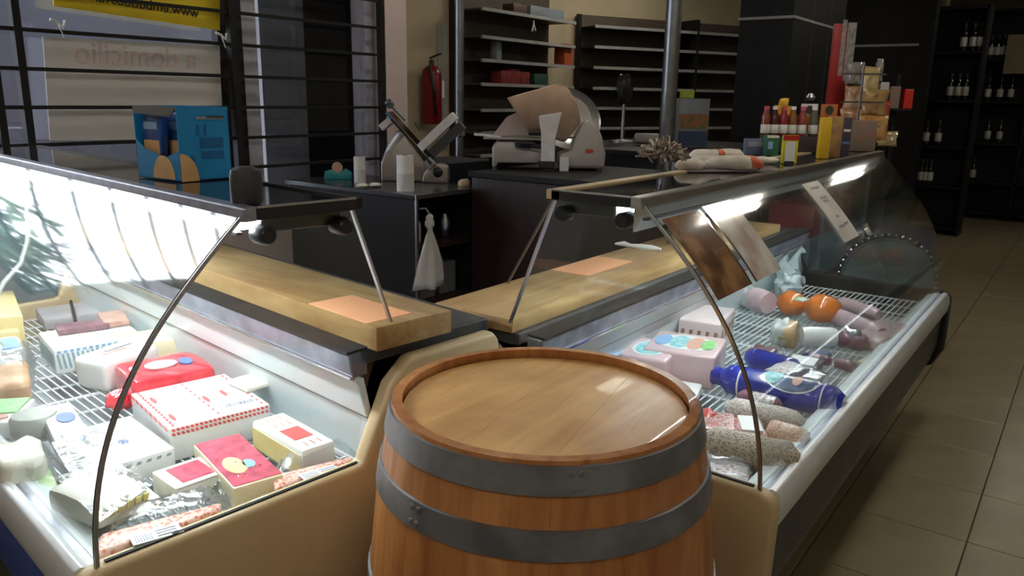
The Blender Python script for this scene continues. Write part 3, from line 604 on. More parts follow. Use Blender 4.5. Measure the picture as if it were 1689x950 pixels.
b = MB(); p = at(60, 715, z=ZL); b.lathe(p, [(.05, 0), (.056, .01), (.056, .045), (.05, .055), (.03, .06), (.001, .06)], 26); o = b.obj('round_cheese', mat('rind_greygreen', (.42,.45,.40), .5, nscale=18, var=.12), loc=p, smooth=True); tag(o, 'grey-green rinded round cheese beside the carton with blue oval', 'cheese')
k = block('cheese_ball', 'lumpy white fresh cheese in film at left, above the green salad', 'cheese', [(72, 752), (60, 712), (-12, 728)], ZL+.09, ZL+.0, K['pale'], .022, wob=.012, sub=3, seg=3)
k = block('salad_pack', 'clear pack of bright green salad at the front left', 'pack', [(98, 800), (75, 765), (5, 785)], ZL+.035, ZL, mat('salad', (.20,.45,.08), .5, col2=(.70,.80,.60), nscale=22, bump=.6, bscale=40), .01, wob=.008, sub=3)
film('film', '', '', [(0, 765), (80, 750), (106, 808), (25, 850)], ZL, ZL+.05, parent=k.root, seed=9)
# 9 white box, blue dashes
k = block('cheese_block', 'flat white cheese block with sparse grey-blue dashes and blue oval', 'cheese', [(165, 775), (288, 738), (195, 690)], ZL+.055, ZL, K['white'], .004, wob=.001)
dashes(k, [('AB', .78, 7, .03, .06, .01), ('DA', .8, 8, .03, .06, .01)], K['greyp']); decal(k, 'top', oval(.55, .42, .07, .05), K['bluep']); decal(k, 'top', oval(.2, .75, .07, .05), K['lblue'])
dashes(k, [('top', .75, 5, .03, .01, .01), ('top', .25, 6, .02, .01, .01)], mat('print_pale_grey', (.60,.62,.66), .5))
film('crumpled_film', 'crumpled clear film lying over the blue-dashed cheese block', 'film', [(85, 730), (190, 695), (225, 742), (120, 790)], ZL+.0565, ZL+.062, seed=2)
# 10 stacked pale trays
for i, (c3, z0, z1, lb) in enumerate((([(165, 861), (268, 815), (215, 775)], ZL, ZL+.032, 'lower of two stacked white packs with yellow lettering'), ([(158, 838), (246, 797), (200, 752)], ZL+.0335, ZL+.085, 'upper of two stacked white packs with yellow lettering'))):
    k = block('cheese_pack', lb, 'cheese', c3, z1, z0, K['pale'], .012, wob=.003, sub=2, group=None)
    dashes(k, [('AB', .55, 6, .05, .13, .02)], mat('print_ochre', (.72,.58,.22), .5), t=.004)
    if i: film('film', '', '', [(96, 792), (205, 748), (250, 800), (165, 862)], z1-.004, z1+.004, parent=k.root, seed=12, amp=.006)
# 11
k = block('cheese_block', 'small white block topped with a square red label', 'cheese', [(290, 808), (372, 779), (325, 753)], ZL+.05, ZL, K['pale'], .005)
decal(k, 'top', rect(.22, .88, .15, .85), K['dred']); decal(k, 'top', rect(.0, .99, .0, .12), K['white'])
# 12
k = block('cheese_block', 'cream cheese wedge with dark red label and cream oval', 'cheese', [(385, 806), (318, 733), (388, 708)], ZL+.06, ZL, K['cream'], .005)
decal(k, 'top', rect(.02, .98, .03, .98), K['dred']); decal(k, 'top', oval(.38, .35, .17, .2), K['yellow'], t=.002); decal(k, 'top', oval(.35, .62, .08, .12), K['lblue'], t=.002)
# 13
k = block('cheese_block', 'cut cream cheese block with white rind at the barrel end', 'cheese', [(498, 744), (414, 694), (468, 679)], ZL+.068, ZL, K['white'], .008)
decal(k, 'DA' if False else 'AB', rect(.03, .97, .03, .80), K['yellow'], t=.0015, name='cut_face'); decal(k, 'top', rect(.25, .55, .2, .75), K['redp']); dashes(k, [('top', .3, 5, .05, .02, 0), ('top', .5, 5, .05, .02, 0), ('top', .7, 5, .05, .02, 0)], K['lsalm'])
# 14 meat packs
def meat_pack(label, q, z, mt, lab=None, seed=0, th=.052, lq=None):
    c = [keepL(at(*p, z=z+th)) for p in q]; b = MB(); b.hexa([p-Vector((0, 0, th-.003)) for p in c]+c); o = b.obj('meat_pack', mt, loc=(c[0]+c[2])/2-Vector((0, 0, th)), bevel=.008, seg=3, smooth=True, wob=.003, wsc=30); tag(o, label, 'meat pack')
    ex = [(p[0]+(p[0]-sum(r[0] for r in q)/4)*.10, p[1]+(p[1]-sum(r[1] for r in q)/4)*.18) for p in q]
    film('film', '', '', ex, z+.002, z+th+.004, parent=o, seed=seed, amp=.007)
    if lq:
        c = [at(*p, z=z+th+.006) for p in lq]; b = MB(); b.hexa([p-Vector((0, 0, .001)) for p in c]+c); l_ = b.obj('price_label', M_white, o)
        x = (c[1]-c[0]); y = (c[3]-c[0]); b = MB()
        for i in range(7): p0 = c[0]+x*(.08+.05*i)+y*.15+Vector((0, 0, .0005)); b.hexa([p0, p0+x*.018, p0+x*.018+y*.6, p0+y*.6]+[p+Vector((0, 0, .0006)) for p in (p0, p0+x*.018, p0+x*.018+y*.6, p0+y*.6)])
        for i in range(3): p0 = c[0]+x*.5+y*(.2+.25*i)+Vector((0, 0, .0005)); b.hexa([p0, p0+x*.4, p0+x*.4+y*.07, p0+y*.07]+[p+Vector((0, 0, .0006)) for p in (p0, p0+x*.4, p0+x*.4+y*.07, p0+y*.07)])
        b.obj('label_print', K['greyp'], l_)
    return o
meat_pack('red and white sliced sausage pack in film, nearest the front corner', [(160, 918), (392, 862), (365, 826), (165, 880)], ZL, S_salami, seed=21, lq=[(220, 900), (304, 876), (292, 862), (212, 884)])
meat_pack('long sliced sausage pack with price label beside the barrel', [(455, 806), (596, 764), (582, 750), (450, 782)], ZL, S_salami, seed=22, lq=[(502, 792), (568, 774), (548, 766), (490, 782)])
film('crumpled_film', 'crumpled clear film heap between the two sliced sausage packs', 'film', [(335, 832), (415, 775), (465, 796), (400, 852)], ZL, ZL+.05, seed=31, n=22, amp=.03)
# ---- right case
ZR = .6465
k = block('ham_loaf', 'pink ham loaf with blue oval label, second from the barrel', 'ham', [(1098, 596), (1130, 566), (1062, 549)], ZR+.10, ZR, K['pink'], .010, seg=3); K2 = k
decal(k, 'top', oval(.5, .52, .40, .36), K['white']); decal(k, 'top', oval(.5, .52, .34, .30), K['teal'], t=.0018); decal(k, 'top', oval(.55, .35, .15, .13), K['green'], t=.0024)
k = block('ham_loaf', 'large pink ham loaf with long coloured oval label', 'ham', [(1180, 590), (1200, 558), (1095, 536)], ZR+.11, ZR, K['pink'], .010, seg=3)
decal(k, 'top', oval(.5, .5, .36, .44), K['white']); decal(k, 'top', oval(.5, .82, .26, .12), K['lblue'], t=.0018); decal(k, 'top', oval(.5, .58, .30, .14), K['teal'], t=.0019); decal(k, 'top', oval(.5, .36, .30, .12), K['lsalm'], t=.0022); decal(k, 'top', oval(.5, .18, .24, .10), K['green'], t=.0025)
k = block('ham_loaf', 'pale ham loaf with light blue label half hidden by the barrel', 'ham', [(1035, 606), (1068, 583), (1005, 568)], ZR+.09, ZR, K['pinkl'], .010, seg=3); decal(k, 'top', oval(.5, .5, .3, .3), K['lblue'])
k = block('ham_loaf', 'square pink loaf with brown lettering, rear of the meat counter', 'ham', [(1190, 535), (1213, 508), (1155, 492)], ZR+.11, ZR, K['pinkl'], .008, seg=3)
dashes(k, [('AB', .55, 4, .05, .14, .01), ('DA', .55, 5, .04, .14, .01)], mat('print_brown', (.35,.18,.14), .5))
k = block('wrapped_pack', 'white wrapped pack lying beside the barrel rim', 'pack', [(1150, 652), (1160, 632), (1110, 618)], ZR+.03, ZR, K['white'], .008, wob=.003, sub=2)
# cut ham with film
p = at(1268, 500, z=ZR+.05); q = at(1222, 485, z=ZR+.05)
o = log('cut_ham', 'cut round ham with film around it at the rear of the meat counter', 'ham', p, q, .05, K['pink'], ends=.92, wob=.002); log('wrapper', '', '', p.lerp(q, .35), q+(q-p)*.5, .054, M_bag, parent=o, wob=.012)
# plastic bag
b = MB(); c = at(1303, 470, z=ZR+.06); blob(b, c, (.10, .06, .06), 3, 12); b.tube([c+Vector((0, 0, .03)), c+Vector((.10, .02, .07)), c+Vector((.22, .04, .11)), c+Vector((.26, .04, .12))], [.05, .035, .012, .02], 10); b.tube([c+Vector((0, 0, .03)), c+Vector((.02, .05, .08)), c+Vector((.06, .07, .12))], [.05, .035, .03], 10)
tag(b.obj('plastic_bag', M_bag, loc=c-Vector((0, 0, .06)), smooth=True, wob=.012, wsc=25), 'knotted milky plastic bag at far end of the meat counter', 'bag')
# orange rind balls
def egg(name, label, cat, c, r, mt, group=None, n=16, loc=None):
    b = MB(); vs = []
    blob_ = MB(); blob(blob_, c, r, 77, n, amp=.08)
    for v in blob_.v: pass
    b.v = blob_.v; b.f = blob_.f; b.m = blob_.m; o = b.obj(name, mt, loc=(c[0], c[1], c[2]-r[2]), smooth=True); return tag(o, label, cat, group)
c1_ = at(1306, 500, z=ZR+.052); egg('round_cheese', 'orange rinded round cheese, left of the two orange ones', 'cheese', c1_, (.062, .062, .052), K['orange'])
c2_ = at(1357, 509, z=ZR+.058); o = egg('round_cheese', 'orange rinded round cheese with green and white label, right of the two', 'cheese', c2_, (.080, .075, .058), K['orange'])
c3_ = at(1325, 494, z=ZR+.115); b = MB(); b.obox(c3_, (.045, 0, -.004), (0, .014, .002), (0, 0, .002)); b.obox(c3_+Vector((.0, .02, 0)), (.03, 0, 0), (0, .01, 0), (0, 0, .0025), mi=1); b.obj('label', [K['white'], K['green']], o)
# bagged ham end + white labelled log
p = at(1283, 548, z=ZR+.05); q = at(1318, 553, z=ZR+.05)
o = log('cut_ham', 'yellow-skinned ham end wrapped in film, centre of the meat counter', 'ham', p, q, .052, mat('ham_yellow', (.55,.36,.16), .4, coat=.5, nscale=9, var=.35), ends=.5)
log('wrapper', '', '', p-(q-p)*.3, p.lerp(q, .6), .054, M_bag, parent=o, wob=.012)
log('labelled_log', 'sausage log in a plain white label beside the yellow ham end', 'sausage', at(1322, 554, z=ZR+.036), at(1378, 556, z=ZR+.036), .036, K['white'], ends=.9)
log('dark_log', 'short dark meat log touching the white labelled one', 'sausage', at(1382, 556, z=ZR+.034), at(1430, 566, z=ZR+.03), .034, K['purple'], wob=.006, ends=.5)
log('foil_pack', 'small crumpled silver foil pack on the dark meat log', 'pack', at(1393, 546, z=ZR+.062), at(1420, 552, z=ZR+.062), .017, K['foil'], wob=.008)
log('pink_log', 'long pink ham log, nearer of two behind the dark log', 'ham', at(1375, 520, z=ZR+.036), at(1455, 552, z=ZR+.036), .036, mat('log_pink', (.48,.34,.36), .4, coat=.3, nscale=20, var=.12), ends=.7)
log('pink_log', 'slimmer pink ham log behind its larger neighbour', 'ham', at(1385, 498, z=ZR+.028), at(1450, 520, z=ZR+.028), .028, MATS['log_pink'], ends=.7)
k = block('pink_pack', 'crumpled pink film pack at the far front corner', 'meat pack', [(1460, 562), (1500, 535), (1470, 512)], ZR+.05, ZR, MATS['log_pink'], .014, wob=.01, sub=3)
k = block('paper_tag', 'small white paper tag beside the far front rim', 'tag', [(1462, 566), (1484, 562), (1474, 536)], ZR+.008, ZR, K['white'], .001)
k = block('cheese_bits', 'crumpled beige packet on the grid near the front rim', 'pack', [(1434, 602), (1452, 592), (1440, 580)], ZR+.025, ZR, mat('beige_packet', (.55,.50,.34), .5, nscale=30, var=.3), .006, wob=.006, sub=2)
for i, (a_, c_, r_, lb) in enumerate((((1335, 588), (1372, 596), .018, 'thin dark cured sausage, left of a touching pair'), ((1376, 597), (1415, 608), .019, 'thin dark cured sausage, right of a touching pair'))):
    log('thin_sausage', lb, 'sausage', at(*a_, z=ZR+r_), at(*c_, z=ZR+r_), r_, K['purple'], wob=.004)
# blue rolls
def rollp(px, py, r): return at(px, py, z=ZR+r)
p, q = rollp(1192, 622, .048), rollp(1392, 668, .048)
o = log('blue_roll', 'large royal blue wrapped mortadella roll with round picture label', 'sausage', p, q, .048, K['blue'], n=28, seg=14, ends=.55, wob=.0015)
log('roll_end', '', '', p-(q-p)*.10, p+(q-p)*.03, .028, K['blue'], parent=o, wob=.003)
for t0_, t1_, mt, rr_ in ((.17, .185, K['white'], .0495), (.84, .852, K['white'], .0495)): log('stripe', '', '', p.lerp(q, t0_), p.lerp(q, t1_), rr_, mt, parent=o, ends=1, seg=2, n=28)
def wrap_oval(parent, p, q, r, t0, t1, a0, a1, mt, name='picture_label'):
    ax = (q-p).normalized(); sd = ax.cross(Vector((0, 0, 1))).normalized(); u_ = sd.cross(ax)
    b = MB(); n = 14; vs = []; fs = []
    for i in range(n+1):
        s = i/n*2-1; tt = (t0+t1)/2+s*(t1-t0)/2; hw = math.sqrt(max(0.0, 1-s*s))
        for j in range(7):
            a_ = (a0+a1)/2+(j/6*2-1)*hw*(a1-a0)/2; vs.append(p.lerp(q, tt)+(sd*math.sin(a_)+u_*math.cos(a_))*r)
    for i in range(n):
        for j in range(6): k_ = i*7+j; fs.append((k_, k_+1, k_+8, k_+7))
    b.add(vs, fs); return b.obj(name, mt, parent, smooth=True)
wrap_oval(o, p, q, .0500, .36, .82, -.75, 1.25, K['white'])
wrap_oval(o, p, q, .0506, .375, .805, -.68, 1.18, K['navy']); wrap_oval(o, p, q, .0512, .38, .52, -.4, .9, K['teal']); wrap_oval(o, p, q, .0516, .60, .68, -.1, .75, K['lsalm'])
p, q = rollp(1232, 588, .036), rollp(1320, 612, .036); o = log('blue_roll', 'smaller blue wrapped roll behind the large one', 'sausage', p, q, .036, K['blue'], ends=.5)
k = block('foil_pack', 'white and silver flat pack resting behind the big blue roll', 'meat pack', [(1290, 600), (1345, 610), (1338, 588)], ZR+.05, ZR, K['foil'], .006, wob=.006, sub=3); decal(k, 'top', rect(.1, .9, .15, .8), K['white'], t=.005, name='label')
k = block('foil_pack', 'silver pack with reddish slices on top of the smaller blue roll', 'meat pack', [(1262, 606), (1300, 618), (1312, 598)], ZR+.095, ZR+.073, S_trans, .006, wob=.006, sub=3)
k = block('foil_pack', 'silver crumpled pack between blue roll and wire grid', 'meat pack', [(1315, 622), (1352, 630), (1362, 612)], ZR+.05, ZR, K['foil'], .006, wob=.008, sub=3)
k = block('dark_pack', 'dark brown slice pack left of the smaller blue roll', 'meat pack', [(1228, 578), (1262, 586), (1272, 572)], ZR+.03, ZR, K['purple'], .006, wob=.005, sub=3)
k = block('dark_pack', 'dark slice pack with blue corner near the grid middle', 'meat pack', [(1322, 582), (1350, 590), (1358, 577)], ZR+.025, ZR, K['navy'], .006, wob=.005, sub=3)
o = log('small_salami', 'short dark pink salami with white speckled label against the blue roll', 'sausage', rollp(1218, 652, .024), rollp(1290, 672, .024), .024, K['purple']); log('label', '', '', rollp(1243, 659, .024), rollp(1280, 669, .024), .025, S_trans, parent=o, ends=1)
log('grey_salami', 'pale mould-coated salami behind the red film pack', 'sausage', rollp(1198, 672, .034), rollp(1325, 700, .034), .034, S_grey, wob=.003, ends=.5)
k = block('red_pack', 'bright red meat pack beside the barrel', 'meat pack', [(1150, 705), (1215, 712), (1212, 680)], ZR+.045, ZR, S_salamid, .012, wob=.005, sub=3)
b = MB(); blob(b, at(1168, 690, z=ZR+.03), (.035, .03, .024), 8); b.obj('red_end', mat('red_wrap', (.55,.08,.07), .3, coat=.5, var=.3), k.root, smooth=True)
k = block('salami_half', 'purple salami half with blank white label', 'meat pack', [(1215, 718), (1270, 722), (1268, 690)], ZR+.045, ZR, S_salamid, .012, wob=.004, sub=2); decal(k, 'top', rect(.2, .85, .2, .95), K['white'], t=.006, name='label')
o = log('sliced_salami', 'orange-pink sliced sausage pack near the front rim', 'sausage', rollp(1268, 712, .034), rollp(1330, 730, .034), .036, S_orange, ends=.8, wob=.004)
log('netted_salami', 'thick netted grey-brown salami across the near end', 'sausage', rollp(1158, 728, .045), rollp(1318, 762, .045), .045, S_net, wob=.003, ends=.5, n=28)
k = block('meat_pack', 'clear film pack of dark slices nearest the counter end', 'meat pack', [(1140, 780), (1235, 795), (1232, 755)], ZR+.035, ZR, S_trans, .012, wob=.005, sub=3)
film('film', '', '', [(1140, 785), (1250, 805), (1250, 757), (1148, 740)], ZR, ZR+.045, parent=k.root, seed=41)
# ------------------------------------------------------------------ stuck on the right front glass
def curve_pt(cur, s):
    L_ = [0]
    for i in range(len(cur)-1): L_.append(L_[-1]+(Vector(cur[i+1])-Vector(cur[i])).length)
    t = s*L_[-1]
    for i in range(len(cur)-1):
        if t <= L_[i+1]: k_ = (t-L_[i])/(L_[i+1]-L_[i]); return Vector(cur[i]).lerp(Vector(cur[i+1]), k_)
    return Vector(cur[-1])
def sticker(name, label, x0, x1, s0, s1, mt, off=-.002, cat='card', parent=None, n=6):
    b = MB(); vs = []; fs = []; oc = offs(curR, off)
    for side in (0, .0008):
        oc = offs(curR, off-side)
        for i in range(n+1):
            p = curve_pt(oc, s0+(s1-s0)*i/n); vs += [RM(p.x, x0, p.y), RM(p.x, x1, p.y)]
    m_ = 2*(n+1)
    for i in range(n): q = 2*i; fs += [(q, q+1, q+3, q+2), (m_+q, m_+q+2, m_+q+3, m_+q+1), (q, q+2, m_+q+2, m_+q), (q+1, m_+q+1, m_+q+3, q+3)]
    fs += [(0, m_, m_+1, 1), (2*n, 2*n+1, m_+2*n+1, m_+2*n)]
    b.add(vs, fs); o = b.obj(name, mt, parent=parent, loc=None if parent is not None else vs[0], smooth=True)
    if parent is None: tag(o, label, cat)
    return o
o = sticker('notice', 'narrow white printed notice stuck on the right glass', 2.62, 2.80, .60, .93, mat('notice_paper', (.62,.60,.56), .5))
for s_, a0, a1 in ((.89, .3, .75), (.83, .35, .7), (.81, .38, .66), (.72, .45, .6), (.67, .2, .5), (.675, .6, .85)):
    sticker('print_line', '', 2.62+.18*a0, 2.62+.18*a1, s_, s_+.012, K['greyp'], off=-.0035, parent=o, n=2)
M_photo = mat('glossy_food_photo', (.10,.035,.015), .08, col2=(.42,.22,.10), nscale=14, coat=1.0, spec=1); M_photo_glare = mat('food_photo_painted_glare', (.62,.50,.44), .12, col2=(.95,.93,.90), nscale=12, coat=1.0, spec=1)  # pale one: the lamp's glare is put into the base colour
o = sticker('picture_card', 'glossy brown food picture card inside the near edge of right glass', 1.60, 1.80, .62, .93, M_photo); sticker('card_edge', '', 1.795, 1.805, .62, .93, M_chrome, parent=o, off=-.003)
o = sticker('picture_card', 'glossy picture card with glare painted pale right beside the brown one on the glass', 1.83, 2.02, .62, .94, M_photo_glare); sticker('card_edge', '', 1.83, 1.84, .62, .94, M_chrome, parent=o, off=-.003)
# ------------------------------------------------------------------ staff side
# dark table
TZ = 1.08
TA = thing('work_table', 'dark work table with open shelves behind the counters', 'table', (2.95, 2.8, 0))
MB().box(2.66, 3.16, 2.50, 3.45, TZ-.025, TZ).obj('table_top', mat('table_top_dark', (.05,.05,.055), .18, .3), TA, bevel=.004)
MB().box(2.655, 3.16, 2.494, 2.50, TZ-.022, TZ-.002).obj('edge_strip', M_steel, TA)
MB().box(2.68, 2.70, 2.52, 3.43, 0, TZ-.026).obj('side_panel', M_blackm, TA); MB().box(2.70, 3.14, 3.40, 3.43, 0, TZ-.026).obj('back_panel', M_blackm, TA); MB().box(3.11, 3.14, 2.54, 3.40, 0, TZ-.026).obj('side_panel', M_blackm, TA)
for z in (.12, .52, .80): MB().box(2.70, 3.11, 2.53, 3.40, z, z+.018).obj('shelf', M_brownboard, TA)
MB().box(2.672, 2.684, 2.508, 2.52, 0, TZ-.026).obj('corner_post', M_steel, TA)
for i, (x, h, r_, mt, lb) in enumerate(((2.82, .13, .03, MATS['carton_grey'], 'grey can on the middle shelf of the dark table'), (2.92, .17, .022, M_clad, 'dark bottle on the middle shelf of the dark table'), (3.04, .12, .035, M_steeld, 'dull metal tin on the middle shelf of the dark table'))):
    b = MB(); b.lathe((x, 2.66, .819), [(r_*.9, 0), (r_, .006), (r_, h*.7), (r_*.6, h*.85), (r_*.55, h)], 16); tag(b.obj('container', mt, loc=(x, 2.66, .819), smooth=True), lb, 'container')
for i, (x, lb) in enumerate(((2.84, 'dark carton on the lower shelf, left'), (3.0, 'dark carton on the lower shelf, right'))):
    b = MB(); b.box(x-.06, x+.06, 2.6, 2.8, .539, .70); tag(b.obj('carton', mat('dull_carton', (.09,.075,.07), .6), loc=(x, 2.7, .539), bevel=.003), lb+' of the dark table', 'box')
# cloth bag hanging on the table corner
hx = at(697, 352, y=2.485); b = MB(); n = 26; prof = [(0, .012), (.010, .024), (.022, .020), (.034, .028), (.052, .030), (.064, .018), (.074, .015), (.10, .024), (.16, .044), (.24, .062), (.31, .074), (.345, .078)]
vs = []; fs = []
for h_, r_ in prof:
    for i in range(n):
        a_ = 2*PI*i/n; rr_ = r_*(1+.30*math.sin(a_*4+h_*7)*(h_ > .07)+.16*math.sin(a_*7+1)); sx = .035*(h_/.345)**1.3 if h_ > .08 else 0
        vs.append(hx+Vector((math.cos(a_)*rr_-sx*.2, math.sin(a_)*rr_*.45-.045, -h_)))
for j in range(len(prof)-1):
    for i in range(n): k_ = (i+1) % n; fs.append((j*n+i, j*n+k_, (j+1)*n+k_, (j+1)*n+i))
fs.append(tuple(range(n))); fs.append(tuple((len(prof)-1)*n+i for i in range(n-1, -1, -1)))
b.add(vs, fs); o = b.obj('cloth', mat('offwhite_cloth', (.55,.52,.48), .9, nscale=8, var=.1, bump=.3), loc=hx, smooth=True, wob=.006, wsc=30, auto=False); tag(o, 'knotted off-white cloth hanging from the corner of the dark table', 'cloth')
b = MB(); b.tube([hx+Vector((0, .016, .02)), hx+Vector((0, -.02, .025)), hx+Vector((0, -.045, .0))], .004, 6); b.obj('hook', M_steel, TA)
# paper rolls
def proll(px, py, h, r_, lb):
    p = at(px, py, z=TZ); b = MB(); b.lathe(p, [(r_, .0005), (r_, h*.5), (r_*1.01, h*.505), (r_, h*.51), (r_, h), (r_*.35, h), (r_*.33, h*.9)], 28); o = b.obj('paper_roll', M_paper, loc=p, smooth=True, wob=.0012, wsc=60); tag(o, lb, 'paper roll')
    MB().lathe(p+Vector((0, 0, h-.004)), [(r_*.34, 0), (r_*.34, .006), (r_*.28, .006)], 16).obj('core', MATS['dull_carton'], o)
proll(669, 315, .168, .041, 'white paper roll standing in front of the steel slicer')
proll(594, 302, .135, .030, 'slimmer white paper roll left of the steel slicer')
# tape dispenser
p = at(557, 295, z=TZ); b = MB(); b.prism([(-.07, 0), (.07, 0), (.075, .035), (.045, .055), (.01, .03), (-.03, .05), (-.065, .04)], lambda d, l, z_: p+Vector((d*.8, -d*.6, z_))+Vector((.6, .8, 0))*l, -.025, .025)
o = b.obj('tape_dispenser', mat('teal_plastic', (.02,.26,.28), .35), loc=p, bevel=.004, smooth=True); tag(o, 'teal tape dispenser with brown roll on the dark table', 'tape dispenser')
MB().lathe(p+Vector((0, 0, .062)), [(.012, -.01), (.028, -.01), (.028, .01), (.012, .01)], 20, (.6, .8, 0)).obj('tape_roll', K['lsalm'], o, smooth=True)
for i, (px, py, lb) in enumerate(((598, 306, 'scrap of white paper beside the slimmer paper roll'), (618, 305, 'second scrap of white paper nearer the slicer foot'), (765, 303, 'piece of pale bread at the right end of the dark table'))):
    p = at(px, py, z=TZ+.012); b = MB(); blob(b, p, (.035, .025, .012) if i < 2 else (.035, .03, .025), 20+i, 6); tag(b.obj('scrap', K['pale'] if i < 2 else mat('bread_pale', (.60,.45,.32), .7), loc=p-Vector((0, 0, .012)), smooth=True), lb, 'scrap' if i < 2 else 'bread')
# slicer 1 (seen along the blade, inclined at 45 degrees)
sx = Vector((math.cos(R(-52)), math.sin(R(-52)), 0)); sy = Vector((-sx.y, sx.x, 0)); S0 = at(685, 303, z=TZ)+sy*.10
def S(x, y, z): return S0+sx*x+sy*y+Vector((0, 0, z))
SL = thing('meat_slicer', 'small steel slicer with inclined carriage on the dark table', 'slicer', S0)
M_sil = mat('cast_aluminium', (.40,.36,.33), .38, .75, nscale=20, var=.08); M_sill = mat('bright_aluminium', (.78,.78,.82), .35, .5, nscale=20, var=.06)
MB().prism([(-.19, .0), (.17, .0), (.17, .075), (.13, .10), (.05, .095), (-.05, .25), (-.09, .27), (-.175, .13), (-.19, .08)], lambda d, l, z_: S(d, l, z_), .0, .16).obj('body', M_sil, SL, bevel=.008, seg=3, smooth=True)
b = MB(); b.prism([(.03, .0), (.17, .0), (.17, .085), (.14, .105), (.085, .105), (.04, .05)], lambda d, l, z_: S(d, l, z_), -.06, 0); b.obj('motor_base', M_sil, SL, bevel=.008, seg=3, smooth=True)
MB().lathe(S(.115, -.06, .058), [(.026, 0), (.026, .022), (.018, .028), (.001, .028)], 20, -sy).obj('dial', M_black, SL, smooth=True)
def bar45(cx, cz, ln, wd, y0, y1, ang): 
    u = (math.cos(ang), math.sin(ang)); v = (-u[1], u[0]); return [(cx-u[0]*ln/2-v[0]*wd/2, cz-u[1]*ln/2-v[1]*wd/2), (cx+u[0]*ln/2-v[0]*wd/2, cz+u[1]*ln/2-v[1]*wd/2), (cx+u[0]*ln/2+v[0]*wd/2, cz+u[1]*ln/2+v[1]*wd/2), (cx-u[0]*ln/2+v[0]*wd/2, cz-u[1]*ln/2+v[1]*wd/2)]
F_ = lambda d, l, z_: S(d, l, z_)
MB().prism(bar45(.115, .265, .24, .045, 0, 0, R(43)), F_, -.10, .12).obj('carriage', M_sill, SL, bevel=.003)
MB().prism(bar45(.16, .225, .22, .05, 0, 0, R(43)), F_, -.07, .10).obj('carriage_back', M_charcoal, SL, bevel=.003)
MB().prism(bar45(-.145, .305, .085, .035, 0, 0, R(40)), F_, -.08, .08).obj('blade_cover', M_sill, SL, bevel=.004)
MB().prism(bar45(-.03, .235, .33, .016, 0, 0, R(-48)), F_, -.11, .12).obj('gauge_plate', M_chrome, SL, bevel=.002)
MB().prism(bar45(-.015, .215, .30, .012, 0, 0, R(-48)), F_, -.12, .12).obj('blade_slot', M_black, SL)
MB().prism(bar45(.075, .105, .05, .05, 0, 0, R(-48)), F_, -.12, -.08).obj('slide_block', M_steel, SL, bevel=.003)
MB().tube([S(-.05, -.05, .32), S(-.10, -.05, .37), S(-.125, -.05, .395)], .009, 8).obj('handle_rod', M_steeld, SL)
b = MB(); b.lathe(S(-.13, -.05, .40), [(.001, -.02), (.018, -.018), (.024, 0), (.018, .018), (.001, .02)], 14, (-.7, 0, .7)); b.obj('handle_knob', M_steeld, SL, smooth=True)
MB().tube([S(-.08, .02, .25), S(-.14, .02, .17), S(-.185, .02, .09)], [.03, .022, .008], 10).obj('blade_guard', M_sill, SL, smooth=True)
MB().tube([S(.02, -.03, .27), S(-.005, -.03, .31)], .006, 6).obj('lever', M_black, SL)
# brown cabinet carrying the big slicer
CZ = 1.165
CB = thing('cabinet', 'dark brown laminate cabinet carrying the large slicer', 'cabinet', (3.4, 2.1, 0))
MB().box(3.055, 3.80, 1.56, 2.49, 0, CZ-.03).obj('body', M_brownboard, CB, bevel=.003)
MB().box(3.035, 3.82, 1.545, 2.50, CZ-.029, CZ).obj('worktop', M_blackm, CB, bevel=.003)
# large slicer
M_sp = mat('slicer_grey', (.42,.39,.37), .42, .35, nscale=10, var=.05); M_warm = mat('steel_warm_reflection', (.46,.33,.25), .36, .75, nscale=14, var=.07)  # gauge plate steel: warm reflection put into its colour
c0 = Vector((3.26, 2.02, CZ)); bx = (at(1005, 200, D=4)-at(805, 200, D=4)).normalized(); bx.z = 0; bx.normalize(); by = Vector((-bx.y, bx.x, 0))
c0 = at(905, 283, z=CZ)+by*.16
def B(x, y, z): return c0+bx*x+by*y+Vector((0, 0, z))
G = thing('meat_slicer', 'large gravity-feed slicer with round blade guard on the brown cabinet', 'slicer', c0)
FB = lambda d, l, z_: B(d, l, z_)
MB().prism([(-.285, .012), (-.265, .012), (-.255, .035), (.0, .035), (.0, .09), (-.08, .095), (-.13, .14), (-.26, .14), (-.285, .115)], FB, -.10, .12).obj('base', M_sp, G, bevel=.008, seg=3, smooth=True)
b = MB(); b.prism([(.05, .01), (.285, .01), (.29, .09), (.265, .18), (.235, .235), (.20, .262), (.165, .235), (.13, .16), (.11, .10), (.05, .08)], FB, -.10, .10); b.obj('motor_housing', M_sp, G, bevel=.02, seg=4, smooth=True)
b = MB(); q = B(.205, -.101, .10); b.add([q+bx*math.cos(t*PI/8)*.022+Vector((0, 0, math.sin(t*PI/8)*.011)) for t in range(16)]+[q-by*.003+bx*math.cos(t*PI/8)*.022+Vector((0, 0, math.sin(t*PI/8)*.011)) for t in range(16)], [tuple(range(16)), tuple(range(31, 15, -1))]+[(t, (t+1) % 16, 16+(t+1) % 16, 16+t) for t in range(16)]); b.obj('badge', mat('badge_red', (.45,.07,.04), .4), G)
bn = (Vector((0, 0, 1))*.62-by*.30+bx*.72*-.0).normalized(); bn = (-by*.80+Vector((0, 0, .5))+bx*.18).normalized()
MB().lathe(B(.10, .03, .265), [(.001, -.035), (.15, -.035), (.175, -.022), (.18, -.008), (.165, .0), (.15, .006), (.001, .008)], 48, bn).obj('blade', M_steel, G, smooth=True)
MB().lathe(B(.10, .02, .262), [(.12, .008), (.12, .016), (.07, .022), (.001, .024)], 40, bn).obj('blade_cover', M_sp, G, smooth=True)
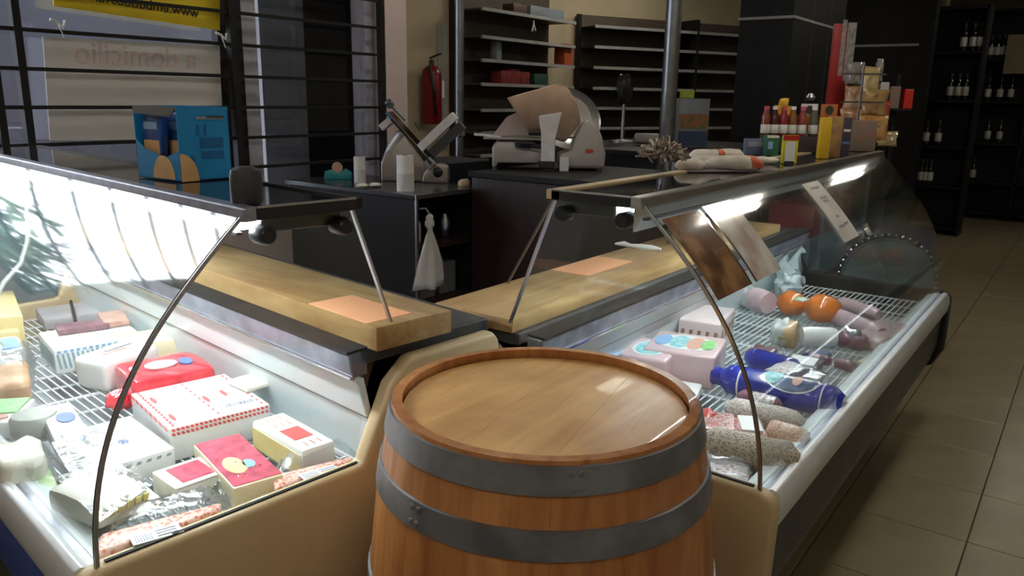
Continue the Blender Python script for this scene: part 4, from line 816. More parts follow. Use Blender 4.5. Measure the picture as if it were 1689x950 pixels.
MB().prism([(-.285, .165), (-.265, .195), (-.215, .26), (-.15, .29), (-.04, .30), (-.02, .24), (-.02, .165)], FB, -.02, .0).obj('carriage_plate', mat('carriage_rose', (.46,.38,.36), .4, .4), G, bevel=.003)
MB().box(-.33, .0, -.10, .10, .150, .160, lambda x, y, z_: B(x, y, z_)).obj('tray', M_steel, G, bevel=.002)
MB().prism([(-.215, .355), (-.165, .37), (.03, .425), (.085, .415), (.14, .33), (.16, .24), (.09, .15), (.0, .16), (-.11, .20)], FB, -.075, -.055).obj('gauge_plate', M_warm, G, bevel=.006, seg=3, smooth=True)
MB().prism([(-.055, .27), (.06, .29), (.03, .16), (.03, .01), (-.04, .01), (-.04, .16)], FB, -.14, -.11).obj('arm', M_sill, G, bevel=.005)
MB().prism([(-.105, .20), (-.04, .205), (-.04, .175), (-.105, .175)], FB, -.14, -.10).obj('grip', M_black, G, bevel=.008, smooth=True)
MB().box(-.05, .03, -.15, -.08, .012, .05, lambda x, y, z_: B(x, y, z_)).obj('foot_block', M_black, G, bevel=.006)
MB().box(.055, .10, -.15, -.11, .0, .07, lambda x, y, z_: B(x, y, z_)).obj('switch_box', M_sill, G, bevel=.003)
MB().lathe(B(-.12, -.10, .115), [(.001, -.004), (.05, -.002), (.055, .02), (.03, .03)], 20, (0, 0, 1)).obj('collector_tray', M_black, G, smooth=True)
for x, y in ((-.27, -.08), (-.27, .1), (.26, -.08), (.26, .08)): MB().lathe(B(x, y, 0), [(.014, 0), (.012, .013)], 10).obj('foot', M_black, G)
b = MB(); b.prism([(-.38, .175), (-.24, .165), (-.24, .158), (-.38, .166)], FB, -.05, .05); b.obj('tray_lip', M_sill, G)
# blue-black crate behind the small slicer
b = MB(); b.box(3.20, 3.60, 2.80, 3.1, 0, 1.18); tag(b.obj('crate', mat('navy_bin', (.012,.014,.022), .5), loc=(3.4, 2.95, 0), bevel=.01), 'dark navy bin standing behind the table between the slicers', 'bin')
# poles
def pole(px, D, r_, lb, base=0):
    p = at(px, 100, D=D); o = MB().lathe((p.x, p.y, 0), [(r_, 0), (r_, 3.0)], 20).obj('steel_pole', M_steeld, loc=(p.x, p.y, 0), smooth=True); tag(o, lb, 'pole'); return o, p
po, pp = pole(758, 4.55, .026, 'slim steel pole behind the small slicer')
MB().lathe((pp.x, pp.y, 1.30), [(.036, 0), (.036, .05), (.032, .055)], 18).obj('clamp', M_chrome, po, smooth=True); MB().tube([(pp.x-.035, pp.y-.03, 1.32), (pp.x-.07, pp.y-.06, 1.30)], .008, 8).obj('valve', M_chrome, po)
pole(1107, 4.2, .042, 'thicker steel pole standing behind the meat counter')
# fire extinguisher
p = at(712, 150, y=4.36); EX = thing('fire_extinguisher', 'red fire extinguisher hanging on the beige alcove wall', 'fire extinguisher', (p.x, 4.36, p.z-.2))
b = MB(); b.lathe((p.x, 4.36, p.z-.26), [(.06, 0), (.075, .01), (.08, .03), (.08, .38), (.07, .42), (.04, .45), (.022, .46)], 24); b.obj('cylinder', mat('extinguisher_red', (.20,.008,.012), .3), EX, smooth=True)
MB().lathe((p.x, 4.36, p.z+.20), [(.02, 0), (.024, .03), (.012, .04)], 12).obj('valve', M_steeld, EX); MB().tube([(p.x-.02, 4.36, p.z+.25), (p.x+.08, 4.33, p.z+.29)], .009, 6).obj('lever', M_black, EX)
MB().tube([(p.x-.02, 4.34, p.z+.23), (p.x-.08, 4.30, p.z+.18), (p.x-.07, 4.27, p.z), (p.x-.04, 4.27, p.z-.2)], .011, 8).obj('hose', M_black, EX)
MB().box(p.x+.03, p.x+.06, 4.276, 4.282, p.z-.05, p.z+.08).obj('gauge_label', M_paper, EX)
p2 = at(722, 110, y=4.46); b = MB(); b.box(p2.x, p2.x+.12, 4.455, 4.468, 1.1, 2.1); tag(b.obj('poster', mat('pale_notice', (.46,.44,.38), .7), loc=(p2.x, 4.46, 1.1)), 'pale upright panel on the alcove wall beside the extinguisher', 'panel')
p2 = at(775, 120, y=4.46); b = MB(); b.box(p2.x-.16, p2.x+.0, 4.457, 4.468, .9, 1.95); o = b.obj('poster', mat('pale_notice_green', (.38,.37,.29), .7), loc=(p2.x, 4.46, .9)); tag(o, 'yellowish paper panel on the wall right of the slim pole', 'panel')
p2 = at(771, 152, y=4.44); b = MB(); b.obox(p2, (.03, 0, 0), (0, .004, 0), (0, 0, .045)); b.obj('red_mark', M_red, o)
# left wall shelf unit along x at y 4.2
def hz(py, px, y): return at(px, py, y=y).z
U = thing('shelf_unit', 'wall shelf unit with a few goods, left of the beige wall strip', 'shelf', (at(870, 100, y=4.3).x, 4.3, 0))
xa, xb = at(793, 100, y=4.14).x, at(937, 100, y=4.2).x
MB().box(xa, xb, 4.43, 4.455, 0, 2.45).obj('back_panel', mat('unit_back', (.085,.065,.05), .6), U); MB().box(xa-.02, xa, 4.40, 4.455, 0, 2.5).obj('side_panel', M_brownboard, U)
ush = [hz(y_, 870, 4.13) for y_ in (24, 67, 103, 140, 180, 215, 250)]
M_rail = mat('price_rail', (.42,.43,.42), .4, .3)
for z in ush:
    s_ = MB().box(xa, xb, 4.14, 4.43, z-.012, z).obj('shelf', MATS['unit_back'], U); MB().box(xa, xb, 4.12, 4.14, z-.022, z+.004).obj('price_rail', M_rail, s_)
def sbox(name, label, px, w_, h_, z, y, mt, cat='box', d_=.12):
    p = at(px, 100, y=y); b = MB(); b.box(p.x-w_/2, p.x+w_/2, y-d_/2, y+d_/2, z+.001, z+h_); o = b.obj(name, mt, loc=(p.x, y, z), bevel=.006, smooth=True); return tag(o, label, cat)
M_sbrown = mat('shelf_brown', (.10,.055,.035), .5); M_sblue = mat('shelf_blue', (.20,.24,.28), .5); M_sred = mat('shelf_red', (.30,.03,.03), .5, col2=(.10,.02,.02), nscale=18); M_sor = mat('shelf_orange', (.45,.09,.03), .5)
sbox('loaf', 'brown loaf on the top shelf of the wall unit', 848, .2, .08, ush[0], 4.22, M_sbrown, 'bread'); sbox('carton', 'long grey-blue carton on the top shelf of the wall unit', 893, .55, .10, ush[0], 4.28, M_sblue)
sbox('packet', 'orange packet at right end of the third shelf', 929, .14, .20, ush[2], 4.22, M_sor, 'packet'); sbox('can', 'grey-green can on the third shelf of the wall unit', 818, .07, .16, ush[2], 4.22, K['rind'] if 'rind' in K else M_sblue, 'can', .07)
for i, px in enumerate((826, 842, 858)): sbox('packet', 'dark red packet on the fourth shelf, %s of three' % ('left', 'middle', 'right')[i], px, .14, .11+.02*(i == 1), ush[3], 4.22, M_sred, 'packet')
sbox('packet', 'dark green packet on the fourth shelf near the wall strip', 885, .22, .10, ush[3], 4.22, mat('shelf_green', (.02,.07,.05), .5), 'packet')
p = at(880, 40, y=4.10); b = MB(); b.tube([p+Vector((0, 0, .03)), p, p+Vector((.03, 0, -.05))], .008, 6); b.tube([p, p+Vector((-.02, 0, -.06))], .008, 6); b.obj('hanging_tag', M_paper, U)
p = at(948, 120, y=4.44); b = MB(); b.box(p.x-.06, p.x+.05, 4.43, 4.468, .6, 1.9); tag(b.obj('poster', MATS['pale_notice_green'], loc=(p.x, 4.45, .6)), 'narrow pale panel between the two wall shelf units', 'panel')
# slanted slat shelves
dS = Vector((9.2-6.95, 3.36-4.47, 0)).normalized(); nS = Vector((dS.y, -dS.x, 0)); nS = nS if nS.y < 0 else -nS; oS = Vector((6.95, 4.47, 0))+nS*.02
def WS(t, o_, z): v = oS+dS*t+nS*o_; return Vector((v.x, v.y, z))
U2 = thing('slat_shelving', 'wide empty dark slatted shelving across the back wall', 'shelf', WS(1.2, 0, 0))
t0_, t1_ = .12, 2.35; tp = 2.34
MB().box(t0_, t1_, 0, .02, .2, tp, lambda t, o_, z: WS(t, o_, z)).obj('back_panel', mat('slat_back', (.10,.075,.055), .6, nscale=3, stretch=(1, 1, 6)), U2)
for t, dp_ in ((t0_, .06), (1.42, .30), (t1_, .32)): MB().box(t-.02, t+.02, .02, dp_, .2, tp, lambda t_, o_, z: WS(t_, o_, z)).obj('upright', M_blackm, U2)
pS = [at(1080, y_, D=1) for y_ in ()]
zs_ = []
for y_ in (47, 80, 113, 146, 178, 210, 243):
    d = at(1060, y_, D=1)-CAM; n_ = nS; t = (WS(0, .3, 0)-CAM).dot(n_)/d.dot(n_); zs_.append((CAM+d*t).z)
for z in zs_:
    for a_, c_ in ((t0_+.02, 1.40), (1.44, t1_-.02)):
        s_ = MB().box(a_, c_, .02, .30, z-.015, z, lambda t, o_, z_: WS(t, o_, z_)).obj('shelf', M_blackm, U2); MB().box(a_, c_, .30, .315, z-.022, z+.006, lambda t, o_, z_: WS(t, o_, z_)).obj('price_rail', M_rail, s_)
# brush-headed stand in front of it
p = at(1030, 150, D=5.6); o = thing('stand', 'thin stand with a dark oval head in front of the slat shelves', 'stand', (p.x, p.y, 1.221))
MB().lathe((p.x, p.y, 0), [(.09, 1.221), (.09, 1.232), (.014, 1.245), (.010, 1.62)], 14).obj('rod', M_steel, o, smooth=True); b = MB(); blob(b, (p.x, p.y, at(1030, 147, D=5.6).z), (.055, .055, .11), 31); b.obj('head', M_black, o, smooth=True)
# black back counter with packs
b = MB(); BCn = thing('back_counter', 'low black counter behind the meat case and poles', 'counter', (5.1, 2.3, 0)); MB().box(4.35, 5.9, 1.70, 3.0, 0, 1.19).obj('body', M_blackm, BCn); MB().box(4.33, 5.92, 1.68, 3.02, 1.191, 1.22).obj('top', M_clad, BCn)
p = at(1141, 243, z=1.22); rd = rt.copy(); rd.z = 0; rd.normalize(); fd = Vector((-rd.y, rd.x, 0))
def fbox(name, label, px, py, z, w_, h_, d_, mt, cat='box', bev=.003, group=None):
    p = at(px, py, z=z); b = MB(); b.obox(p+Vector((0, 0, h_/2+.0005))+fd*d_/2, rd*w_/2, fd*d_/2, Vector((0, 0, h_/2))); o = b.obj(name, mt, loc=p+fd*d_/2, bevel=bev, smooth=True); tag(o, label, cat, group); o['_h'] = h_; return o, p
def fdec(o, p, x0, x1, z0, z1, mt, name='print'):
    b = MB(); b.obox(p+rd*(x0+x1)/2+Vector((0, 0, (z0+z1)/2))-fd*.0008, rd*(x1-x0)/2, fd*.0007, Vector((0, 0, (z1-z0)/2))); return b.obj(name, mt, o)
sc = (p-CAM).dot(fw)/FPX
o, q = fbox('food_carton', 'grey-topped food carton with orange picture beside the thick pole', 1141, 243, 1.22, 50*sc, 78*sc, .12, mat('carton_bluegrey', (.16,.18,.20), .5))
fdec(o, q, -24*sc, 24*sc, 30*sc, 54*sc, mat('food_picture', (.32,.10,.03), .5, col2=(.10,.10,.04), nscale=30)); fdec(o, q, -24*sc, 24*sc, 2*sc, 26*sc, mat('deep_blue', (.02,.04,.09), .5))
text('CEREAL' if False else '', 1, M_print, q, rd, (0, 0, 1), o) if False else None
b = MB(); gp = q-rd*12*sc+fd*.03+Vector((0, 0, 78*sc+.0015)); b.obox(gp+Vector((0, 0, 6.5*sc)), rd*11*sc, fd*.025, Vector((0, 0, 6.5*sc))); tag(b.obj('green_packet', mat('lime', (.30,.34,.04), .5), loc=gp, bevel=.003), 'small lime green packet on top of the food carton', 'packet')
q0 = at(1068, 240, z=1.22); b = MB(); b.obox(q0+Vector((0, 0, .045)), rd*.09, fd*.06, Vector((0, 0, .035))); tag(b.obj('tissue_box', mat('tissue_grey', (.30,.28,.26), .6), loc=q0, bevel=.02, smooth=True, wob=.01), 'greyish lump of packaging in front of the thick pole', 'packet')
# pillar and dark cladding
PL = struct(MB().box(6.3, 7.75, 2.01, 2.43, 0, 3.0).obj('trim_2', M_clad)); zst = 2.14
MB().box(6.29, 7.76, 2.0, 2.44, zst, zst+.02).obj('strip', mat('dull_strip', (.36,.36,.36), .5), PL)
for x in (6.78, 7.26): MB().box(x, x+.006, 2.004, 2.01, 0, 3.0).obj('joint', M_steeld, PL)
P3 = struct(MB().box(9.8, 10.0, 1.62, 3.3, 0, 3.0).obj('trim_3', M_clad)); MB().box(9.79, 9.80, 1.75, 2.62, 2.14, 2.165).obj('strip', MATS['dull_strip'], P3)
# ------------------------------------------------------------------ things on the roof of the meat case
RZ = 1.307
p = at(1090, 288, z=RZ); b = MB(); random.seed(11)
TW = thing('twig_ball', 'spiky ball of pale driftwood twigs on the meat case roof', 'ornament', p)
for i in range(150):
    d = Vector((random.gauss(0, 1), random.gauss(0, 1), abs(random.gauss(0, .8))+.05)).normalized(); c = p+Vector((d.x*.045, d.y*.045, .05+d.z*.035)); tdir = (d+Vector((random.uniform(-.9, .9), random.uniform(-.9, .9), random.uniform(-.5, .5)))).normalized(); l_ = random.uniform(.018, .035)
    e0 = c-tdir*l_*.8; e1_ = c+tdir*l_; e0.z = max(e0.z, RZ+.003); e1_.z = max(e1_.z, RZ+.003)
    t_ = MB().tube([e0, (e0+e1_)/2+Vector((.003, 0, .002)), e1_], [.0035, .004, .0025], 5).obj('twig', mat('driftwood', (.30,.23,.19), .8) if i % 3 else mat('driftwood_pale', (.66,.60,.50), .8), TW)
M_shell = mat('shell_white', (.68,.62,.54), .5, nscale=30, var=.12); M_shello = mat('shell_orange', (.60,.13,.06), .5, nscale=30, var=.3)
def shell(px, py, ln, r_, ang, lb, mt=M_shell, tip=None, dz=0):
    p = at(px, py, z=RZ+r_+dz); d = rd*math.cos(ang)+fd*math.sin(ang)*.6+Vector((0, 0, 0)); o = log('candy_shoe', lb, 'ornament', p-d*ln/2, p+d*ln/2, r_, mt, n=12, seg=8, ends=.25, wob=.004, taper=lambda t: .6+.5*math.sin(PI*t*.8))
    if tip: log('tip', '', '', p+d*ln*.22+Vector((0, 0, r_*.35)), p+d*ln*.55, r_*.8, tip, n=10, seg=5, ends=.4, parent=o, wob=.003)
    return o
shell(1138, 272, .10, .018, .2, 'small white moulded piece next to the twig ball')
shell(1172, 268, .17, .022, -.5, 'cream moulded piece with an orange end, leftmost of the pile', tip=M_shello)
shell(1165, 256, .13, .02, -.7, 'cream moulded piece with orange stripe at the back of the pile', tip=M_shello, dz=.02)
shell(1205, 268, .16, .022, -.4, 'cream and orange moulded piece in the middle of the pile', tip=M_shello, dz=.012)
shell(1222, 272, .13, .02, -.5, 'pale moulded piece with a reddish end, right in the pile', tip=M_shello)
shell(1195, 256, .15, .02, .4, 'pale pinkish moulded piece at the rear middle of the pile', dz=.02)
shell(1250, 264, .15, .012, -.25, 'slim white shell piece at the right end of the pile')
b = MB(); q0 = at(1205, 282, z=RZ); b.obox(q0+Vector((0, 0, .002)), rd*.15+fd*.03, fd*.05, Vector((0, 0, .0015))); tag(b.obj('paper_sheet', mat('dark_paper', (.16,.13,.14), .5), loc=q0), 'dull sheet under the moulded pieces', 'paper')
SS = thing('side_stand', 'narrow dark glass-topped stand continuing the meat case roof', 'stand', (4.45, 1.2, 0)); MB().box(3.985, 4.9, 1.02, 1.40, 1.290, 1.306).obj('top', M_dglass, SS)
for x_, y_ in ((4.0, 1.04), (4.0, 1.38), (4.88, 1.04), (4.88, 1.38)): MB().box(x_-.008, x_+.008, y_-.008, y_+.008, 0, 1.290).obj('leg', M_steeld, SS)
MB().box(2.85, 3.98, 1.050, 1.36, 1.290, 1.306).obj('rear_shelf', M_dglass, CR)
for x in (2.90, 3.94): MB().box(x, x+.02, 1.33, 1.35, .958, 1.290).obj('shelf_post', M_steeld, CR)

# retail display cluster
def sc_at(px, py): p = at(px, py, z=RZ); return (p-CAM).dot(fw)/FPX
def rb(name, label, px, py, wpx, hpx, mt, cat='packet', d_=.05, dz=0, prints=(), bev=.003):
    p0 = at(px, py, z=RZ); s_ = (p0-CAM).dot(fw)/FPX; b = MB(); q = p0+Vector((0, 0, dz)); b.obox(q+Vector((0, 0, hpx*s_/2+.0005))+fd*d_/2, rd*wpx*s_/2, fd*d_/2, Vector((0, 0, hpx*s_/2))); o = b.obj(name, mt, loc=q+fd*d_/2, bevel=bev, smooth=True); tag(o, label, cat)
    for (x0, x1, z0, z1, m_) in prints: fdec(o, q, x0*s_, x1*s_, z0*s_, z1*s_, m_)
    return o, q, s_
RK, q, s_ = rb('display_rack', 'brown stepped rack holding the sauce bottles', 1312, 252, 100, 26, mat('rack_dark', (.05,.04,.04), .5), 'rack', d_=.10)
M_sauce = [mat('sauce_%d' % i, c, .25, coat=.3) for i, c in enumerate(((.20,.045,.02), (.08,.02,.02), (.28,.03,.04), (.25,.10,.03), (.30,.06,.06), (.12,.11,.08)))]
topz = q.z+26*s_
for i, px in enumerate((1262, 1276, 1291, 1306, 1322, 1341)):
    nm = ('leftmost', 'second from left', 'third from left', 'fourth from left', 'fifth from left', 'rightmost')[i]; x = (px-1312)*s_; c = q+rd*x+fd*.03; c.z = topz+.001
    b = MB(); b.lathe(c, [(.016, 0), (.019, .004), (.019, .085), (.012, .10), (.010, .112)], 16); o = b.obj('sauce_bottle', M_sauce[i], loc=c, smooth=True); tag(o, 'small sauce bottle with white label on the rack, '+nm, 'bottle', 'sauce bottles on the rack')
    MB().lathe(c+Vector((0, 0, .012)), [(.0192, 0), (.0197, .001), (.0197, .036), (.0192, .037)], 16).obj('label', M_paper, o, smooth=True); MB().lathe(c+Vector((0, 0, .1125)), [(.0115, 0), (.0115, .014)], 12).obj('cap', M_white if i % 2 else K['dred'], o)
M_bagy = mat('snack_yellow', (.72,.42,.03), .3, coat=.4, nscale=24, var=.25, bump=.3); 
b = MB(); c = q+rd*(1295-1312)*s_+fd*.08; c.z = topz; b.obox(c+Vector((0, 0, .075)), rd*.042, fd*.012, Vector((0, 0, .055))); b.obox(c+Vector((0, 0, .145)), rd*.02, fd*.01, Vector((0, 0, .018))); b.obox(c+Vector((0, 0, .0105)), rd*.03, fd*.01, Vector((0, 0, .010)))
o = b.obj('snack_bag', M_bagy, loc=c, bevel=.008, smooth=True, wob=.006); tag(o, 'yellow snack bag rising behind the sauce bottles', 'snack bag')
for i, (px, lb) in enumerate(((1338, 'white header card with orange panel behind the sauce bottles'), (1371, 'orange card with a dark oval behind the sauce bottles'))):
    c = q+rd*(px-1312)*s_+fd*.075; c.z = topz; b = MB(); b.obox(c+Vector((0, 0, .07)), rd*.036, fd*.004, Vector((0, 0, .07))); o = b.obj('header_card', M_paper if not i else mat('card_orange', (.50,.17,.05), .5), loc=c); tag(o, lb, 'card')
    b = MB(); b.obox(c+Vector((0, 0, .06))-fd*.005, rd*.026, fd*.001, Vector((0, 0, .032))); b.obj('print', mat('card_amber', (.60,.30,.05), .5) if not i else MATS['card_orange'], o)
    MB().lathe(c+Vector((0, 0, .115))-fd*.0055, [(.018, 0), (.018, .002)], 16, -fd).obj('emblem', M_charcoal, o)
    if not i: MB().lathe(c+Vector((0, 0, .155)), [(.016, 0), (.02, .012), (.008, .03)], 12).obj('topper', M_steeld, o)
rb('carton', 'blue-grey carton at left end of the rack', 1245, 256, 30, 26, mat('carton_slate', (.12,.15,.24), .5), 'box', prints=((-13, 13, 14, 22, K['greyp']),))
rb('carton', 'dark green carton between the slate carton and rack', 1273, 258, 20, 34, mat('carton_green', (.03,.14,.08), .5), 'box', prints=((-8, 0, 12, 24, K['lblue']), (-10, 9, 30, 34, K['pale'])))
fr, q2, s2 = rb('sign_frame', 'yellow and red framed white card on the roof front edge', 1301, 270, 26, 46, mat('frame_yellow', (.72,.68,.04), .4), 'sign', d_=.012, prints=((-8, 8, 4, 36, M_white), (-13, 13, 38, 46, M_red), (-8, 8, -.0, 4, M_black)))
rb('yellow_carton', 'tall plain yellow carton at right of the sauce rack', 1358, 262, 17, 66, mat('carton_yellow', (.70,.44,.02), .45), 'box', d_=.03)
rb('brown_carton', 'tall brown and orange carton beside the yellow one', 1376, 260, 18, 66, mat('carton_brown', (.28,.13,.06), .5, col2=(.45,.28,.10), nscale=25), 'box', d_=.05)
rb('dark_carton', 'narrow dark carton right of the brown one', 1393, 258, 14, 62, mat('carton_darkpurple', (.06,.05,.07), .5), 'box', d_=.05, prints=((-6, 5, 40, 44, K['pale']), (-6, 5, 20, 24, K['bluep'])))
rb('magazine_box', 'greenish grey box below the hanging snack bags', 1422, 250, 42, 50, mat('box_mottled', (.16,.17,.12), .5, col2=(.30,.14,.12), nscale=24), 'box', d_=.08)
st, q3, s3 = rb('display_stand', 'tall red display stand with pale leaflets at its top', 1384, 236, 30, 190, mat('stand_red', (.42,.02,.02), .45, nscale=5, var=.2), 'stand', d_=.03, dz=.0, prints=())
st.location += fd*.10
for a_, c_, z0, z1 in ((-3, 4, 108, 196), (6, 20, 100, 192)): 
    o = fdec(st, q3+fd*.0, a_*s3, c_*s3, z0*s3, z1*s3, mat('leaflet', (.34,.32,.30), .5, nscale=40, var=.3), 'leaflet')
def pillow(c, w_, h_, th, n=10):
    b = MB(); vs = []; fs = []
    for sd in (-1, 1):
        for i in range(n+1):
            for j in range(n+1):
                s, t = i/n*2-1, j/n*2-1; e = max(0, (1-s**4))*max(0, (1-t**4)); cr_ = 1-.12*(1-abs(t))*abs(s)
                ns = noise.noise(Vector((s*2.1+c.x*9, t*2.3+c.z*9, c.y)))
                vs.append(c+rd*s*w_/2*cr_+Vector((0, 0, t*h_/2))+fd*(sd*(th*.5*math.sqrt(e)*(1+.5*ns)+.001)))
    m_ = (n+1)**2
    for i in range(n):
        for j in range(n): q = i*(n+1)+j; fs += [(q, q+1, q+n+2, q+n+1), (m_+q, m_+q+n+1, m_+q+n+2, m_+q+1)]
    ring = [i*(n+1) for i in range(n)]+[n*(n+1)+j for j in range(n)]+[i*(n+1)+n for i in range(n, 0, -1)]+[j for j in range(n, 0, -1)]
    for a_ in range(len(ring)): k_ = ring[(a_+1) % len(ring)]; fs.append((ring[a_], k_, m_+k_, m_+ring[a_]))
    return b.add(vs, fs)
# snack bags in hanging display
BGm = [mat('bag_%d' % i, c, .25, coat=.5, nscale=20, col2=c2, bump=.4, bscale=30) for i, (c, c2) in enumerate((((.50,.24,.05), (.65,.42,.15)), ((.42,.20,.08), (.60,.45,.30)), ((.45,.30,.10), (.30,.15,.08)), ((.55,.04,.04), (.40,.02,.03)), ((.35,.33,.32), (.20,.18,.18)), ((.50,.36,.10), (.65,.55,.35))))]
for i, (px, py, wpx, hpx, mi, dz, lb) in enumerate(((1410, 205, 34, 40, 1, .03, 'tan snack bag, lowest at left in the hanging cluster'), (1443, 212, 44, 34, 0, .0, 'amber snack bag, lowest in the middle of the cluster'), (1415, 165, 32, 34, 1, .06, 'brownish snack bag above the tan one'), (1446, 172, 40, 38, 2, .03, 'mottled brown snack bag in the cluster centre'), (1438, 135, 28, 36, 5, .07, 'golden snack bag at the top of the cluster'), (1414, 125, 22, 32, 4, .1, 'grey translucent bag at the top left of the cluster'), (1470, 195, 22, 44, 3, .1, 'bright red bag on the right side of the cluster'), (1459, 120, 10, 34, 4, .12, 'narrow silver card at the top right of the cluster'))):
    p0 = at(1430, 240, z=RZ); s_ = (p0-CAM).dot(fw)/FPX; c = p0+rd*(px-1430)*s_+Vector((0, 0, (240-py)*s_))+fd*(dz+.05); b = pillow(c, wpx*s_*1.15, hpx*s_*1.2, .05); tag(b.obj('snack_bag', BGm[mi], loc=c, smooth=True, wob=.006), lb, 'snack bag')
p0 = at(1432, 243, z=RZ)+fd*.16; o = thing('bag_rack', 'thin metal rack carrying the hanging snack bags', 'rack', p0)
MB().tube([p0, p0+Vector((0, 0, .42))], .006, 8).obj('post', M_steeld, o); MB().lathe(p0, [(.07, 0), (.07, .006), (.01, .008)], 20).obj('base', M_steeld, o)
for z in (.10, .22, .36): MB().tube([p0+rd*-.10+Vector((0, 0, z)), p0+rd*.12+Vector((0, 0, z))], .004, 6).obj('arm', M_steeld, o)
p0 = at(1468, 238, z=RZ-.02); pr_ = Vector(o['_o'])+Vector((0, 0, .10)); MB().tube([pr_, p0+fd*.05+Vector((0, 0, .07))], .004, 6).obj('arm', M_steeld, o); b = pillow(p0+fd*.05+Vector((.0, 0, .03)), .13, .09, .07); tag(b.obj('snack_bag', BGm[5], loc=p0, smooth=True), 'round golden bag hanging past the far roof end', 'snack bag')
p0 = at(1480, 140, D=6.2); b = MB()
FS = thing('far_stand', 'slim dark stand with small packets behind the far case end', 'stand', (p0.x, p0.y, 0)); MB().lathe((p0.x, p0.y, 0), [(.15, 0), (.15, .02), (.02, .03), (.02, 1.75)], 14).obj('post', M_blackm, FS)
MB().box(p0.x-.14, p0.x+.14, p0.y-.10, p0.y+.10, 1.47, 1.485).obj('shelf', M_blackm, FS)
for i, (dx, w_, h_, mt, lb) in enumerate(((-.11, .07, .2, MATS['carton_grey'], 'grey and green packet on the far slim stand'), (-.02, .08, .17, MATS['box_mottled'], 'mottled packet in the middle of the far slim stand'), (.09, .07, .15, M_red, 'red packet at right on the far slim stand'))):
    c = Vector((p0.x, p0.y, 1.486))+rd*dx; b = MB(); b.obox(c+Vector((0, 0, h_/2)), rd*w_/2, fd*.03, Vector((0, 0, h_/2))); tag(b.obj('packet', mt, loc=c, bevel=.004), lb, 'packet')
# things on the roof of the cheese case
RL = 1.314
def lbox():
    z = RL; c = [at(*q, z=z) for q in ((233, 292), (300, 301), (383, 294))]
    Fr = at(300, 301, z=z); Rr = at(383, 294, z=z); Lr = at(233, 292, z=z)
    u = (Rr-Fr).normalized(); v = (Lr-Fr); v = (v-u*v.dot(u)); lv = v.length; v.normalize(); lu = (Rr-Fr).length
    return Fr, u, v, lu, lv
Fr, u_, v_, lu, lv = lbox(); HB = (at(300, 301, z=RL)-CAM).dot(fw)/FPX*121
BX = thing('biscuit_box', 'bright blue open display box of biscuits on the cheese case roof', 'box', Fr+u_*lu/2+v_*lv/2)
M_bb = mat('box_blue', (.006,.24,.56), .45, nscale=4, var=.06); M_bd = mat('box_inner_blue', (.01,.02,.10), .5); M_bisc = mat('biscuit_print', (.70,.42,.18), .5, nscale=16, var=.15)
up_ = Vector((0, 0, 1)); t_ = .003
def panel(P, n_, mt, name, th=.003): b = MB(); P = [Vector(p) for p in P]; N_ = len(P); b.add(P+[p+n_*th for p in P], [tuple(range(N_-1, -1, -1)), tuple(range(N_, 2*N_))]+[(i, (i+1) % N_, N_+(i+1) % N_, N_+i) for i in range(N_)]); return b.obj(name, mt, BX)
Z = lambda h: up_*(h+.001)
side_ = panel([Fr+Z(0), Fr+u_*lu+Z(0), Fr+u_*lu+Z(HB), Fr+Z(HB)], v_, M_bb, 'side_panel')
panel([Fr+v_*lv+Z(0), Fr+v_*lv+u_*lu+Z(0), Fr+v_*lv+u_*lu+Z(HB), Fr+v_*lv+Z(HB)], -v_, M_bb, 'side_panel'); panel([Fr+u_*lu+Z(0), Fr+u_*lu+v_*lv+Z(0), Fr+u_*lu+v_*lv+Z(HB), Fr+u_*lu+Z(HB)], -u_, M_bb, 'end_panel')
panel([Fr+Z(0), Fr+u_*lu+Z(0), Fr+u_*lu+v_*lv+Z(0), Fr+v_*lv+Z(0)], up_, M_bd, 'bottom')
lowf = panel([Fr+Z(0), Fr+v_*lv+Z(0), Fr+v_*lv+Z(HB*.55), Fr+v_*lv*.8+Z(HB*.42), Fr+v_*lv*.35+Z(HB*.30), Fr+Z(HB*.42)], u_, M_bb, 'front_panel')
panel([Fr+v_*lv*.15+Z(HB*.86)-u_*.001, Fr+v_*lv+Z(HB*.9)-u_*.001, Fr+v_*lv+Z(HB), Fr+Z(HB)], u_, MATS['dull_carton'], 'top_rim')
b = MB(); P = [Fr+v_*lv*(.12+.5*(math.cos(t*PI/12)*.5+.5))+Z(HB*.02+HB*.32*math.sin(t*PI/12))-u_*.001 for t in range(13)]; b.add(P+[p-u_*.001 for p in P], [tuple(range(13)), tuple(range(25, 12, -1))]+[(i, (i+1) % 13, 13+(i+1) % 13, 13+i) for i in range(13)]); b.obj('biscuit_print', M_bisc, BX)
b = MB(); P = [Fr+u_*lu*(.0+.34*t/10)+Z(HB*.38*math.sqrt(1-(t/10)**2))-v_*.001 for t in range(11)]+[Fr+Z(0)-v_*.001]; N_ = len(P); b.add(P+[p-v_*.001 for p in P], [tuple(range(N_)), tuple(range(2*N_-1, N_-1, -1))]+[(i, (i+1) % N_, N_+(i+1) % N_, N_+i) for i in range(N_)]); b.obj('biscuit_print', M_bisc, BX)
def sp(x0, x1, z0, z1, mt, nm='print'): P = [Fr+u_*lu*x0+Z(HB*z0)-v_*.0008, Fr+u_*lu*x1+Z(HB*z0)-v_*.0008, Fr+u_*lu*x1+Z(HB*z1)-v_*.0008, Fr+u_*lu*x0+Z(HB*z1)-v_*.0008]; return panel(P, -v_, mt, nm, .0008)
sp(.35, .9, .83, .87, K['greyp']); sp(.55, .9, .84, .88, M_print); M_bb2 = mat('box_blue_dark', (.005,.12,.32), .45)
for z0, z1, x0, x1 in ((.62, .76, .35, .40), (.62, .76, .5, .54), (.45, .58, .4, .86), (.30, .40, .42, .86), (.28, .34, .18, .28)): sp(x0, x1, z0, z1, M_bb2)
